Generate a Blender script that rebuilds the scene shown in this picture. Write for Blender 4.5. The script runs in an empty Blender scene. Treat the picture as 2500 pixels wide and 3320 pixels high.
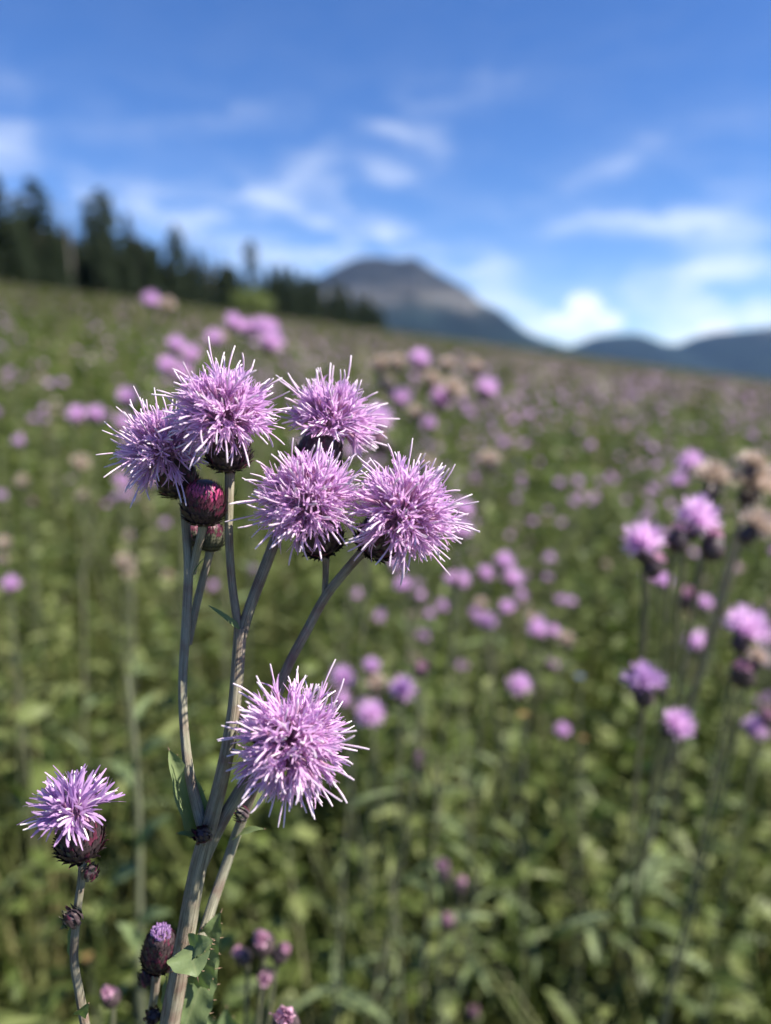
import bpy, math, random
import numpy as np
from mathutils import Vector, Matrix, Quaternion

random.seed(7)
rng = np.random.default_rng(11)
scene = bpy.context.scene
COL = scene.collection
R = math.radians

# ------------------------------------------------------------------ camera
CAM_H = 0.95
LENS = 34.7
FPX = 2500 * LENS / 36.0            # focal length in photograph pixels
PITCH = math.atan((1660 - 1220) / FPX)
cam_data = bpy.data.cameras.new('camera')
cam = bpy.data.objects.new('camera', cam_data)
COL.objects.link(cam)
cam.location = (0, 0, CAM_H)
cam.rotation_euler = (math.pi / 2 - PITCH, 0, 0)
cam_data.sensor_fit = 'HORIZONTAL'
cam_data.sensor_width = 36
cam_data.lens = LENS
cam_data.clip_start = 0.01
cam_data.clip_end = 30000
cam_data.dof.use_dof = True
cam_data.dof.focus_distance = 0.173
cam_data.dof.aperture_fstop = LENS / 4.1
scene.camera = cam

# ------------------------------------------------------------------ light
SUN_EL, SUN_AZ = R(47), R(104)       # azimuth from the view direction towards the right
world = bpy.data.worlds.new('World')
scene.world = world
world.use_nodes = True
SKY_STRENGTH = 0.070
sun_data = bpy.data.lights.new('sun', 'SUN')
sun_data.energy = 5.0
sun_data.angle = R(0.55)
sun_data.color = (1.0, 0.94, 0.83)
sun = bpy.data.objects.new('sun', sun_data)
COL.objects.link(sun)
sd = Vector((math.sin(SUN_AZ) * math.cos(SUN_EL), math.cos(SUN_AZ) * math.cos(SUN_EL), math.sin(SUN_EL)))
sun.rotation_euler = sd.to_track_quat('Z', 'Y').to_euler()
scene.view_settings.view_transform = 'Standard'
scene.view_settings.look = 'None'
scene.view_settings.gamma = 1
scene.view_settings.exposure = 1.3
scene.view_settings.use_curve_mapping = False
scene.render.engine = 'CYCLES'
scene.cycles.use_denoising = True
scene.cycles.max_bounces = 6
scene.cycles.transparent_max_bounces = 4
scene.cycles.volume_bounces = 0
scene.cycles.sample_clamp_indirect = 6

CP = Vector(cam.location)
CQ = cam.rotation_euler.to_quaternion()
C_R, C_U, C_B = CQ @ Vector((1, 0, 0)), CQ @ Vector((0, 1, 0)), CQ @ Vector((0, 0, 1))


def at(x, y, d):
    """photograph pixel + distance along the view axis (m) -> point in the meadow"""
    return CP + CQ @ Vector(((x - 1250) / FPX * d, -(y - 1660) / FPX * d, -d))


def cdir(r, u, t):
    """direction from right / up / towards-the-camera amounts"""
    return (C_R * r + C_U * u + C_B * t).normalized()


# ------------------------------------------------------------------ world sky with clouds
def build_sky():
    nt = world.node_tree
    nt.nodes.clear()
    N = nt.nodes.new
    L = nt.links.new

    def math_(op, a, b=None, c=None, clamp=False):
        n = N('ShaderNodeMath')
        n.operation = op
        n.use_clamp = clamp
        for i, v in enumerate((a, b, c)):
            if v is None:
                continue
            if isinstance(v, (int, float)):
                n.inputs[i].default_value = v
            else:
                L(v, n.inputs[i])
        return n.outputs[0]

    out = N('ShaderNodeOutputWorld')
    bg = N('ShaderNodeBackground')
    bg.inputs['Strength'].default_value = SKY_STRENGTH
    sky = N('ShaderNodeTexSky')
    sky.sky_type = 'NISHITA'
    sky.sun_disc = False
    sky.sun_elevation = SUN_EL
    sky.sun_rotation = SUN_AZ
    sky.altitude = 1800
    sky.air_density = 1.0
    sky.dust_density = 0.0
    sky.ozone_density = 3.5
    tc = N('ShaderNodeTexCoord')
    sep = N('ShaderNodeSeparateXYZ')
    L(tc.outputs['Generated'], sep.inputs[0])
    X, Y, Z = sep.outputs
    az = math_('ARCTAN2', X, Y)
    el = math_('ARCSINE', Z)
    # swirl the coordinates a little so that every wisp is ragged
    comb = N('ShaderNodeCombineXYZ')
    L(az, comb.inputs[0]); L(el, comb.inputs[1])
    warp = N('ShaderNodeTexNoise')
    warp.inputs['Scale'].default_value = 9
    warp.inputs['Detail'].default_value = 4
    L(comb.outputs[0], warp.inputs['Vector'])
    wsep = N('ShaderNodeSeparateColor')
    L(warp.outputs['Color'], wsep.inputs[0])
    azw = math_('ADD', az, math_('MULTIPLY', math_('SUBTRACT', wsep.outputs[0], 0.5), 0.10))
    elw = math_('ADD', el, math_('MULTIPLY', math_('SUBTRACT', wsep.outputs[1], 0.5), 0.05))
    # fibrous noise
    comb2 = N('ShaderNodeCombineXYZ')
    L(math_('MULTIPLY', azw, 9.0), comb2.inputs[0])
    L(math_('MULTIPLY', elw, 26.0), comb2.inputs[1])
    fib = N('ShaderNodeTexNoise')
    fib.inputs['Scale'].default_value = 1.0
    fib.inputs['Detail'].default_value = 7
    fib.inputs['Roughness'].default_value = 0.55
    L(comb2.outputs[0], fib.inputs['Vector'])
    f = fib.outputs['Fac']
    fibre = math_('MULTIPLY', math_('SUBTRACT', f, 0.40), 4.2, clamp=True)

    def ang(px, py):
        d = CQ @ Vector(((px - 1250) / FPX, -(py - 1660) / FPX, -1.0))
        d.normalize()
        return math.atan2(d.x, d.y), math.asin(d.z)

    lobes = [  # px, py, half width, half height, turn (deg, clockwise in the picture), strength
        (20, 480, 50, 110, 10, .5), (330, 600, 170, 28, 0, .5), (590, 720, 170, 50, 6, .75),
        (820, 640, 120, 50, -20, .7), (970, 560, 90, 40, -35, .3), (1280, 430, 90, 26, 12, .40),
        (1410, 470, 30, 50, -20, .25),
        (1250, 570, 75, 36, 0, .42), (1050, 740, 140, 26, 28, .6), (1230, 730, 210, 34, 28, .7),
        (1500, 858, 120, 28, 4, .75), (980, 850, 180, 50, 6, .7), (1620, 980, 170, 45, 32, .6),
        (1790, 1070, 160, 50, 0, .8),
        (2150, 728, 300, 26, 4, .6), (2370, 800, 90, 110, -10, .4), (2310, 905, 230, 34, -3, .9),
        (1940, 895, 70, 30, 10, .5), (2380, 1010, 300, 40, 2, .8), (2330, 1075, 160, 34, 0, 1.0),
        (2000, 535, 220, 32, -14, .22), (1450, 290, 260, 36, -10, .12), (640, 380, 300, 40, -8, .10)]
    total = None
    for px, py, hw, hh, rot, st in lobes:
        a0, e0 = ang(px, py)
        ca, sa = math.cos(R(-rot)), math.sin(R(-rot))
        da = math_('MULTIPLY', math_('SUBTRACT', azw, a0), math.cos(e0))
        de = math_('SUBTRACT', elw, e0)
        u = math_('DIVIDE', math_('ADD', math_('MULTIPLY', da, ca), math_('MULTIPLY', de, sa)), hw / FPX)
        v = math_('DIVIDE', math_('SUBTRACT', math_('MULTIPLY', de, ca), math_('MULTIPLY', da, sa)), hh / FPX)
        g = math_('MULTIPLY', math_('EXPONENT', math_('MULTIPLY', math_('ADD', math_('MULTIPLY', u, u), math_('MULTIPLY', v, v)), -0.8)), st)
        total = g if total is None else math_('ADD', total, g)
    puff = None
    pn = N('ShaderNodeTexNoise')
    pn.inputs['Scale'].default_value = 34; pn.inputs['Detail'].default_value = 5
    L(comb.outputs[0], pn.inputs['Vector'])
    for px, py, hw, hh in ((1900, 1000, 95, 48), (1965, 1035, 75, 38), (1840, 1035, 70, 34), (2310, 1062, 70, 26)):
        a0, e0 = ang(px, py)
        u = math_('DIVIDE', math_('SUBTRACT', az, a0), hw / FPX)
        v = math_('DIVIDE', math_('SUBTRACT', el, e0), hh / FPX)
        g = math_('EXPONENT', math_('MULTIPLY', math_('ADD', math_('MULTIPLY', u, u), math_('MULTIPLY', v, v)), -0.8))
        puff = g if puff is None else math_('MAXIMUM', puff, g)
    puff = math_('MULTIPLY', math_('SUBTRACT', math_('ADD', puff, math_('MULTIPLY', math_('SUBTRACT', pn.outputs['Fac'], .5), 1.1)), .42), 2.6, clamp=True)
    # thin general veil all round the sky, thicker near the horizon
    veil = math_('MULTIPLY', math_('EXPONENT', math_('MULTIPLY', math_('MAXIMUM', el, 0.0), -6.0)), 0.16)
    dens = math_('MULTIPLY', math_('ADD', total, veil), math_('ADD', math_('MULTIPLY', fibre, 0.92), 0.08))
    dens = math_('SUBTRACT', 1.0, math_('EXPONENT', math_('MULTIPLY', dens, -1.05)))
    dens = math_('MAXIMUM', dens, math_('MULTIPLY', puff, .92))
    mix = N('ShaderNodeMix')
    mix.data_type = 'RGBA'
    L(dens, mix.inputs['Factor'])
    hs = N('ShaderNodeHueSaturation')
    hs.inputs['Saturation'].default_value = 1.24
    hs.inputs['Hue'].default_value = 0.512
    L(sky.outputs[0], hs.inputs['Color'])
    L(hs.outputs[0], mix.inputs['A'])
    mix.inputs['B'].default_value = (7.6, 8.0, 8.5, 1)
    L(mix.outputs['Result'], bg.inputs['Color'])
    L(bg.outputs[0], out.inputs['Surface'])


build_sky()


# ------------------------------------------------------------------ materials
def new_mat(name):
    m = bpy.data.materials.new(name)
    m.use_nodes = True
    nt = m.node_tree
    for n in list(nt.nodes):
        nt.nodes.remove(n)
    return m, nt, nt.nodes.new, nt.links.new


def ramp(N, stops):
    r = N('ShaderNodeValToRGB')
    el = r.color_ramp.elements
    while len(el) < len(stops):
        el.new(0.5)
    for e, (p, c) in zip(el, stops):
        e.position = p
        e.color = (*c, 1)
    return r


def noise(N, L, scale, detail=3, vec=None, rough=0.55):
    n = N('ShaderNodeTexNoise')
    n.inputs['Scale'].default_value = scale
    n.inputs['Detail'].default_value = detail
    n.inputs['Roughness'].default_value = rough
    if vec is not None:
        L(vec, n.inputs['Vector'])
    return n


def finish(N, L, color, rough=0.6, trans=0.0, trans_tint=None, spec=0.3, bump=None, bump_d=0.0002, bump_s=0.6, sheen=0.0):
    out = N('ShaderNodeOutputMaterial')
    p = N('ShaderNodeBsdfPrincipled')
    p.inputs['Roughness'].default_value = rough
    p.inputs['Specular IOR Level'].default_value = spec
    if sheen:
        p.inputs['Sheen Weight'].default_value = sheen
        p.inputs['Sheen Roughness'].default_value = 0.4
    L(color, p.inputs['Base Color'])
    if bump is not None:
        b = N('ShaderNodeBump')
        b.inputs['Strength'].default_value = bump_s
        b.inputs['Distance'].default_value = bump_d
        L(bump, b.inputs['Height'])
        L(b.outputs[0], p.inputs['Normal'])
    if trans > 0:
        t = N('ShaderNodeBsdfTranslucent')
        if trans_tint:
            mx = N('ShaderNodeMix'); mx.data_type = 'RGBA'; mx.blend_type = 'MULTIPLY'
            mx.inputs['Factor'].default_value = 1
            L(color, mx.inputs['A']); mx.inputs['B'].default_value = (*trans_tint, 1)
            L(mx.outputs['Result'], t.inputs['Color'])
        else:
            L(color, t.inputs['Color'])
        s = N('ShaderNodeMixShader')
        s.inputs[0].default_value = trans
        L(p.outputs[0], s.inputs[1]); L(t.outputs[0], s.inputs[2])
        L(s.outputs[0], out.inputs['Surface'])
    else:
        L(p.outputs[0], out.inputs['Surface'])


def attr(N, L):
    a = N('ShaderNodeAttribute')
    a.attribute_name = 'data'
    s = N('ShaderNodeSeparateXYZ')
    L(a.outputs['Vector'], s.inputs[0])
    return a.outputs['Vector'], s.outputs


def mat_attr_ramp(name, stops, channel=0, **kw):
    """colour picked by the per-piece value stored on the mesh"""
    m, nt, N, L = new_mat(name)
    _, s = attr(N, L)
    r = ramp(N, stops)
    L(s[channel], r.inputs[0])
    finish(N, L, r.outputs[0], **kw)
    return m


def mat_noise(name, stops, scale, detail=4, coord='Object', bump=False, **kw):
    m, nt, N, L = new_mat(name)
    tc = N('ShaderNodeTexCoord')
    n = noise(N, L, scale, detail, tc.outputs[coord])
    r = ramp(N, stops)
    L(n.outputs['Fac'], r.inputs[0])
    finish(N, L, r.outputs[0], bump=n.outputs['Fac'] if bump else None, **kw)
    return m


def mat_stem(name, dark, mid, light):
    m, nt, N, L = new_mat(name)
    v, s = attr(N, L)
    mp = N('ShaderNodeMapping')
    mp.inputs['Scale'].default_value = (7.0, 7.0, 60.0)
    L(v, mp.inputs['Vector'])
    n = noise(N, L, 1.0, 5, mp.outputs[0], 0.62)
    mp2 = N('ShaderNodeMapping')
    mp2.inputs['Scale'].default_value = (1.2, 1.2, 160.0)
    L(v, mp2.inputs['Vector'])
    n2 = noise(N, L, 1.0, 4, mp2.outputs[0], 0.6)
    mx = N('ShaderNodeMath'); mx.operation = 'MULTIPLY_ADD'
    L(n2.outputs['Fac'], mx.inputs[0]); mx.inputs[1].default_value = 0.35
    mm = N('ShaderNodeMath'); mm.operation = 'MULTIPLY'
    L(n.outputs['Fac'], mm.inputs[0]); mm.inputs[1].default_value = 0.75
    L(mm.outputs[0], mx.inputs[2])
    r = ramp(N, [(0.36, dark), (0.52, mid), (0.72, light)])
    L(mx.outputs[0], r.inputs[0])
    n3 = noise(N, L, 180.0, 3, N('ShaderNodeTexCoord').outputs['Object'])
    blot = ramp(N, [(.45, (1, 1, 1)), (.68, (.80, .62, .66))])
    L(n3.outputs['Fac'], blot.inputs[0])
    bm = N('ShaderNodeMix'); bm.data_type = 'RGBA'; bm.blend_type = 'MULTIPLY'
    bm.inputs['Factor'].default_value = 1
    L(r.outputs[0], bm.inputs['A']); L(blot.outputs[0], bm.inputs['B'])
    finish(N, L, bm.outputs['Result'], rough=0.75, spec=0.12, bump=mx.outputs[0], bump_d=0.0005, bump_s=0.9)
    return m


M = {}
M['lobe'] = mat_attr_ramp('floret_lilac', [(0, (.65, .38, .66)), (.45, (.80, .52, .81)), (1, (.89, .67, .90))], rough=.55, trans=.52, spec=.15)
M['tube'] = mat_attr_ramp('floret_tube', [(0, (.62, .36, .54)), (1, (.76, .50, .68))], rough=.55, trans=.5, spec=.2)
M['style'] = mat_attr_ramp('floret_style', [(0, (.70, .43, .69)), (.55, (.74, .54, .73)), (1, (.78, .68, .76))], channel=2, rough=.5, trans=.25, spec=.25)
M['pollen'] = mat_noise('pollen', [(.3, (.7, .6, .62)), (.7, (.85, .80, .74))], 2500, rough=.8)
M['lobe_violet'] = mat_attr_ramp('floret_violet', [(0, (.44, .25, .52)), (.5, (.56, .35, .64)), (1, (.68, .48, .75))], rough=.5, trans=.42, spec=.25)
M['seed'] = mat_attr_ramp('faded_floret', [(0, (.40, .29, .20)), (.5, (.60, .49, .39)), (1, (.74, .62, .58))], rough=.7, trans=.3, spec=.15)
M['bract'] = mat_noise('dark_bract', [(.30, (.022, .014, .018)), (.55, (.060, .040, .046)), (.75, (.14, .11, .10))], 900, bump=True, bump_d=.0002, rough=.5, spec=.35)
M['bract_green'] = mat_noise('green_bract', [(.3, (.05, .055, .035)), (.55, (.10, .10, .07)), (.75, (.20, .11, .16))], 700, bump=True, bump_d=.0002, rough=.55)
M['bract_pink'] = mat_noise('pink_bract', [(.3, (.20, .025, .085)), (.55, (.40, .06, .17)), (.75, (.62, .20, .36))], 800, bump=True, bump_d=.0002, rough=.4, spec=.4)
M['bract_wine'] = mat_noise('wine_bract', [(.3, (.05, .012, .025)), (.55, (.11, .025, .05)), (.75, (.22, .07, .11))], 800, bump=True, bump_d=.0002, rough=.45, spec=.35)
M['spine'] = mat_noise('spine', [(.3, (.05, .03, .02)), (.7, (.30, .20, .13))], 600, rough=.5)
M['stem'] = mat_stem('stem_grey_green', (.095, .087, .060), (.205, .19, .135), (.38, .345, .265))
M['stem_pale'] = mat_stem('stem_pale', (.13, .125, .088), (.24, .23, .17), (.40, .375, .295))
M['stem_dull'] = mat_attr_ramp('stem_dull', [(0, (.10, .11, .065)), (1, (.16, .155, .10))], rough=.7, spec=.2)


def mat_leaf(name, lo, mid, hi, trans=.3, rough=.5, fine=120, tint=(1.0, 1.25, .55)):
    m, nt, N, L = new_mat(name)
    v, s = attr(N, L)
    tc = N('ShaderNodeTexCoord')
    n = noise(N, L, fine, 4, tc.outputs['Object'])
    add = N('ShaderNodeMath'); add.operation = 'MULTIPLY_ADD'
    L(n.outputs['Fac'], add.inputs[0]); add.inputs[1].default_value = .35
    sub = N('ShaderNodeMath'); sub.operation = 'MULTIPLY_ADD'
    L(s[0], sub.inputs[0]); sub.inputs[1].default_value = .82; sub.inputs[2].default_value = -.09
    L(sub.outputs[0], add.inputs[2])
    r = ramp(N, [(0.0, lo), (.5, mid), (.93, hi), (1.0, tuple(min(1, c * 1.15) for c in hi))])
    L(add.outputs[0], r.inputs[0])
    # paler midrib
    rib = N('ShaderNodeMath'); rib.operation = 'ABSOLUTE'
    L(s[1], rib.inputs[0])
    ribr = ramp(N, [(0.0, (1, 1, 1)), (.13, (0, 0, 0))])
    L(rib.outputs[0], ribr.inputs[0])
    mx = N('ShaderNodeMix'); mx.data_type = 'RGBA'
    k = N('ShaderNodeMath'); k.operation = 'MULTIPLY'; k.inputs[1].default_value = .45
    L(ribr.outputs[0], k.inputs[0]); L(k.outputs[0], mx.inputs['Factor'])
    L(r.outputs[0], mx.inputs['A']); mx.inputs['B'].default_value = (.22, .25, .12, 1)
    finish(N, L, mx.outputs['Result'], rough=rough, trans=trans, trans_tint=tint, spec=.3, bump=n.outputs['Fac'], bump_d=.0006, bump_s=.4)
    return m


M['leaf'] = mat_leaf('thistle_leaf', (.075, .11, .045), (.13, .175, .075), (.20, .245, .12), trans=.25, fine=350)
M['cover'] = mat_leaf('meadow_leaf', (.034, .056, .012), (.098, .130, .030), (.215, .240, .092), trans=.3, fine=90)
M['grass'] = mat_leaf('meadow_grass', (.055, .070, .016), (.10, .112, .034), (.175, .160, .070), trans=.3, fine=30)
M['dry'] = mat_attr_ramp('dry_grass', [(0, (.22, .165, .10)), (1, (.42, .34, .23))], rough=.75, trans=.25, spec=.15)
M['yellow'] = mat_attr_ramp('yellow_petal', [(0, (.20, .12, .04)), (1, (.30, .20, .08))], rough=.6, trans=.3)
M['blue'] = mat_attr_ramp('blue_petal', [(0, (.08, .11, .24)), (1, (.13, .17, .32))], rough=.6, trans=.3)


# ------------------------------------------------------------------ mesh helpers
class MB:
    """collects pieces; build() links them as one mesh object"""

    def __init__(self):
        self.v, self.a, self.q, self.qm, self.t, self.tm, self.n = [], [], [], [], [], [], 0

    def add(self, V, Q=None, T=None, m=0, A=None):
        V = np.asarray(V, float).reshape(-1, 3)
        self.v.append(V)
        self.a.append(np.zeros((len(V), 3)) if A is None else np.asarray(A, float).reshape(-1, 3))
        for F, fl, ml in ((Q, self.q, self.qm), (T, self.t, self.tm)):
            if F is not None and len(F):
                F = np.asarray(F, np.int64)
                fl.append(F + self.n)
                ml.append(np.full(len(F), m, np.int32) if np.isscalar(m) else np.asarray(m, np.int32))
        self.n += len(V)
        return self

    def mesh(self, name, mats, smooth=True):
        me = bpy.data.meshes.new(name)
        V = np.concatenate(self.v)
        A = np.concatenate(self.a)
        q = np.concatenate(self.q) if self.q else np.zeros((0, 4), np.int64)
        t = np.concatenate(self.t) if self.t else np.zeros((0, 3), np.int64)
        mi = np.concatenate((self.qm or [np.zeros(0, np.int32)]) + (self.tm or [np.zeros(0, np.int32)]))
        nf = len(q) + len(t)
        me.vertices.add(len(V))
        me.vertices.foreach_set('co', V.astype(np.float32).ravel())
        me.loops.add(q.size + t.size)
        me.loops.foreach_set('vertex_index', np.concatenate([q.ravel(), t.ravel()]).astype(np.int32))
        me.polygons.add(nf)
        st = np.concatenate([np.arange(len(q)) * 4, q.size + np.arange(len(t)) * 3]).astype(np.int32)
        me.polygons.foreach_set('loop_start', st)
        me.polygons.foreach_set('material_index', mi)
        me.polygons.foreach_set('use_smooth', np.full(nf, smooth, bool))
        at_ = me.attributes.new('data', 'FLOAT_VECTOR', 'POINT')
        at_.data.foreach_set('vector', A.astype(np.float32).ravel())
        for m in mats:
            me.materials.append(m)
        me.update(calc_edges=True)
        return me

    def build(self, name, mats, parent=None, smooth=True):
        return link(name, self.mesh(name, mats, smooth), parent)


def link(name, me, parent=None):
    o = bpy.data.objects.new(name, me)
    COL.objects.link(o)
    if parent is not None:
        o.parent = parent
    return o


def tag(o, label=None, cat=None, group=None, kind=None):
    if label: o['label'] = label
    if cat: o['category'] = cat
    if group: o['group'] = group
    if kind: o['kind'] = kind
    return o


def empty(name, loc):
    o = bpy.data.objects.new(name, None)
    o.empty_display_size = 0.02
    o.location = loc
    COL.objects.link(o)
    return o


def grid_faces(m, n, wrap):
    """quads of an m x n vertex grid (rows along the length)"""
    i, j = np.meshgrid(np.arange(m - 1), np.arange(n if wrap else n - 1), indexing='ij')
    j2 = (j + 1) % n
    return np.stack([i * n + j, i * n + j2, (i + 1) * n + j2, (i + 1) * n + j], -1).reshape(-1, 4)


def spline(pts, per=8):
    """Catmull-Rom through the rows of pts (any number of columns)"""
    P = np.asarray(pts, float)
    P = np.vstack([2 * P[0] - P[1], P, 2 * P[-1] - P[-2]])
    out = []
    t = np.linspace(0, 1, per, endpoint=False)[:, None]
    for i in range(1, len(P) - 2):
        a, b, c, d = P[i - 1], P[i], P[i + 1], P[i + 2]
        out.append(.5 * ((2 * b) + (c - a) * t + (2 * a - 5 * b + 4 * c - d) * t ** 2 + (3 * b - a - 3 * c + d) * t ** 3))
    out.append(P[-2][None])
    return np.vstack(out)


def norm(v):
    return v / np.maximum(np.linalg.norm(v, axis=-1, keepdims=True), 1e-12)


def frames(P):
    """tangent and two side vectors along each of N paths (N, m, 3), parallel transported"""
    T = norm(np.gradient(P, axis=1))
    N_ = P.shape[0]
    ref = np.where(np.abs(T[:, 0, 2:3]) < .9, np.array([[0, 0, 1.]]), np.array([[1., 0, 0]]))
    u = norm(np.cross(T[:, 0], ref))
    U = [u]
    for k in range(1, P.shape[1]):
        u = norm(u - (u * T[:, k]).sum(-1, keepdims=True) * T[:, k])
        U.append(u)
    U = np.stack(U, 1)
    return T, U, np.cross(T, U)


def tubes(P, Rd, n=6):
    """tube vertices for N paths: (N, m*n, 3)"""
    T, U, W = frames(P)
    th = np.arange(n) * 2 * np.pi / n
    c, s = np.cos(th)[None, None, :, None], np.sin(th)[None, None, :, None]
    V = P[:, :, None] + Rd[:, :, None, None] * (U[:, :, None] * c + W[:, :, None] * s)
    return V.reshape(len(P), -1, 3)


def stem_tube(mb, pts, rad, n=18, flutes=9, depth=.09, per=8, m=0, caps=True, val=None):
    """fluted stem along pts with radii rad"""
    S = spline(np.column_stack([np.asarray(pts, float), rad]), per)
    P, r = S[None, :, :3], S[:, 3]
    T, U, W = frames(P)
    th = np.arange(n) * 2 * np.pi / n
    ln = np.concatenate([[0], np.cumsum(np.linalg.norm(np.diff(P[0], axis=0), axis=1))])
    fl = 1 + depth * np.cos(flutes * th)[None, :] * np.ones((len(r), 1))
    fl += depth * .35 * np.sin(th[None, :] * 3 + ln[:, None] * 160)
    rr = r[:, None] * fl
    V = P[0][:, None] + rr[..., None] * (U[0][:, None] * np.cos(th)[None, :, None] + W[0][:, None] * np.sin(th)[None, :, None])
    if val is None:
        A = np.stack([np.broadcast_to(np.cos(th), rr.shape), np.broadcast_to(np.sin(th), rr.shape), np.broadcast_to(ln[:, None], rr.shape)], -1)
    else:
        A = np.zeros(rr.shape + (3,)); A[..., 0] = val
    mb.add(V, grid_faces(len(r), n, True), m=m, A=A)
    if caps:
        mb.add(np.vstack([P[0][-1:] + T[0][-1:] * r[-1] * .3, V[-1]]), T=[(0, 1 + k, 1 + (k + 1) % n) for k in range(n)], m=m,
               A=np.zeros((n + 1, 3)) if val is None else np.tile([val, 0, 0], (n + 1, 1)))
    return V


# ------------------------------------------------------------------ terrain
SL_X, SL_Y, RIDGE = -0.127, 0.060, 235.0


def ground(x, y):
    x, y = np.asarray(x, float), np.asarray(y, float)
    d = np.hypot(x, y) + 1e-9
    e = (SL_X * x + SL_Y * y) / d
    g = np.where(d < RIDGE, d, RIDGE + 120 * (1 - np.exp(-np.maximum(d - RIDGE, 0) / 120)))
    t = np.clip((d - RIDGE) / 900, 0, 1)
    bumps = .05 * np.sin(x * .9 + 1.3) * np.sin(y * .7) * np.clip(d - 1.5, 0, 1) * np.exp(-d / 60)
    return e * g - 110 * t * t * (3 - 2 * t) + bumps


def build_ground():
    rings = np.concatenate([[0.0], np.geomspace(.25, 9000, 110)])
    na = 144
    th = np.arange(na) * 2 * np.pi / na
    x = rings[:, None] * np.sin(th); y = rings[:, None] * np.cos(th)
    V = np.stack([x, y, ground(x, y)], -1)
    mb = MB().add(V, grid_faces(len(rings), na, True))
    m, nt, N, L = new_mat('meadow_soil')
    geo = N('ShaderNodeNewGeometry')
    n1 = noise(N, L, .35, 6, geo.outputs['Position'], .65)
    n2 = noise(N, L, 14, 6, geo.outputs['Position'], .7)
    ad = N('ShaderNodeMath'); ad.operation = 'MULTIPLY_ADD'
    L(n2.outputs['Fac'], ad.inputs[0]); ad.inputs[1].default_value = .5
    h = N('ShaderNodeMath'); h.operation = 'MULTIPLY'; h.inputs[1].default_value = .5
    L(n1.outputs['Fac'], h.inputs[0]); L(h.outputs[0], ad.inputs[2])
    r = ramp(N, [(.30, (.030, .040, .014)), (.5, (.075, .085, .032)), (.62, (.12, .115, .055)), (.75, (.16, .13, .10))])
    L(ad.outputs[0], r.inputs[0])
    finish(N, L, r.outputs[0], rough=.9, spec=.1, bump=n2.outputs['Fac'], bump_d=.05, bump_s=.8)
    tag(mb.build('meadow_ground', [m]), kind='structure')


build_ground()


# ------------------------------------------------------------------ mountains
def fbm(x, y, seed=0, octv=6, rough=.5):
    r = np.random.default_rng(seed)
    out, amp = 0, 1.0
    for k in range(octv):
        f = 2.0 ** k
        ang_ = r.uniform(0, 6.28, 5); ph = r.uniform(0, 6.28, 5)
        w = sum(np.sin(f * (x * np.cos(a) + y * np.sin(a)) + p) for a, p in zip(ang_, ph)) / 3
        out = out + amp * w
        amp *= rough
    return out


def range_mesh(name, prof, D, depth, seed, mat, rough=1.0):
    prof = np.array(prof, float)
    pts = np.array([at(px, py, 1.0) - CP for px, py in prof])
    X = pts[:, 0] / pts[:, 1] * D
    H = pts[:, 2] / np.hypot(pts[:, 0], pts[:, 1]) * np.hypot(X, D) + CAM_H
    nx, ny = 220, 90
    xs = np.linspace(X[0], X[-1], nx)
    hs = np.interp(xs, X, H)
    base = -115.0
    v = np.linspace(-1, 1, ny)
    x, vv = np.meshgrid(xs, v, indexing='ij')
    k = fbm(x / 160, vv * depth / 160, seed, 6, .55)
    shape = np.where(vv < 0, 1 - np.abs(vv) ** .85, 1 - np.abs(vv) ** .9)
    z = base + (hs[:, None] - base) * shape
    z += rough * k * 28 * np.clip(np.abs(vv) * 5, .12, 1) * np.clip((1 - np.abs(vv)) * 3, 0, 1)
    V = np.stack([x, D + vv * depth + fbm(x / 300, vv * 3, seed + 5, 3) * depth * .03, z], -1)
    return tag(MB().add(V, grid_faces(nx, ny, False)).build(name, [mat]), kind='structure')


def mat_mountain():
    m, nt, N, L = new_mat('mountain_rock_and_forest')
    geo = N('ShaderNodeNewGeometry')
    sp = N('ShaderNodeSeparateXYZ'); L(geo.outputs['Position'], sp.inputs[0])
    n1 = noise(N, L, .006, 7, geo.outputs['Position'], .65)
    mp = N('ShaderNodeMapping'); mp.inputs['Scale'].default_value = (.0025, .0025, .016)
    L(geo.outputs['Position'], mp.inputs['Vector'])
    n2 = noise(N, L, 1.0, 5, mp.outputs[0], .6)
    h = N('ShaderNodeMath'); h.operation = 'MULTIPLY_ADD'
    L(n1.outputs['Fac'], h.inputs[0]); h.inputs[1].default_value = 300
    L(sp.outputs[2], h.inputs[2])
    mr = N('ShaderNodeMapRange'); mr.inputs[1].default_value = 150; mr.inputs[2].default_value = 900
    L(h.outputs[0], mr.inputs[0])
    # dark forest, a pale cliff band, dark summit rock
    bands = ramp(N, [(.34, (.008, .014, .014)), (.44, (.018, .022, .021)), (.50, (.075, .072, .067)), (.58, (.060, .058, .056)), (.65, (.022, .024, .026)), (1.0, (.026, .027, .029))])
    L(mr.outputs[0], bands.inputs[0])
    rock = ramp(N, [(.35, (.55, .55, .55)), (.5, (1, 1, 1)), (.66, (1.6, 1.6, 1.6))])
    L(n2.outputs['Fac'], rock.inputs[0])
    mix = N('ShaderNodeMix'); mix.data_type = 'RGBA'; mix.blend_type = 'MULTIPLY'
    mix.inputs['Factor'].default_value = 1
    L(bands.outputs[0], mix.inputs['A'])
    L(rock.outputs[0], mix.inputs['B'])
    finish(N, L, mix.outputs['Result'], rough=.95, spec=.05, bump=n1.outputs['Fac'], bump_d=25, bump_s=.8)
    return m


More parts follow.
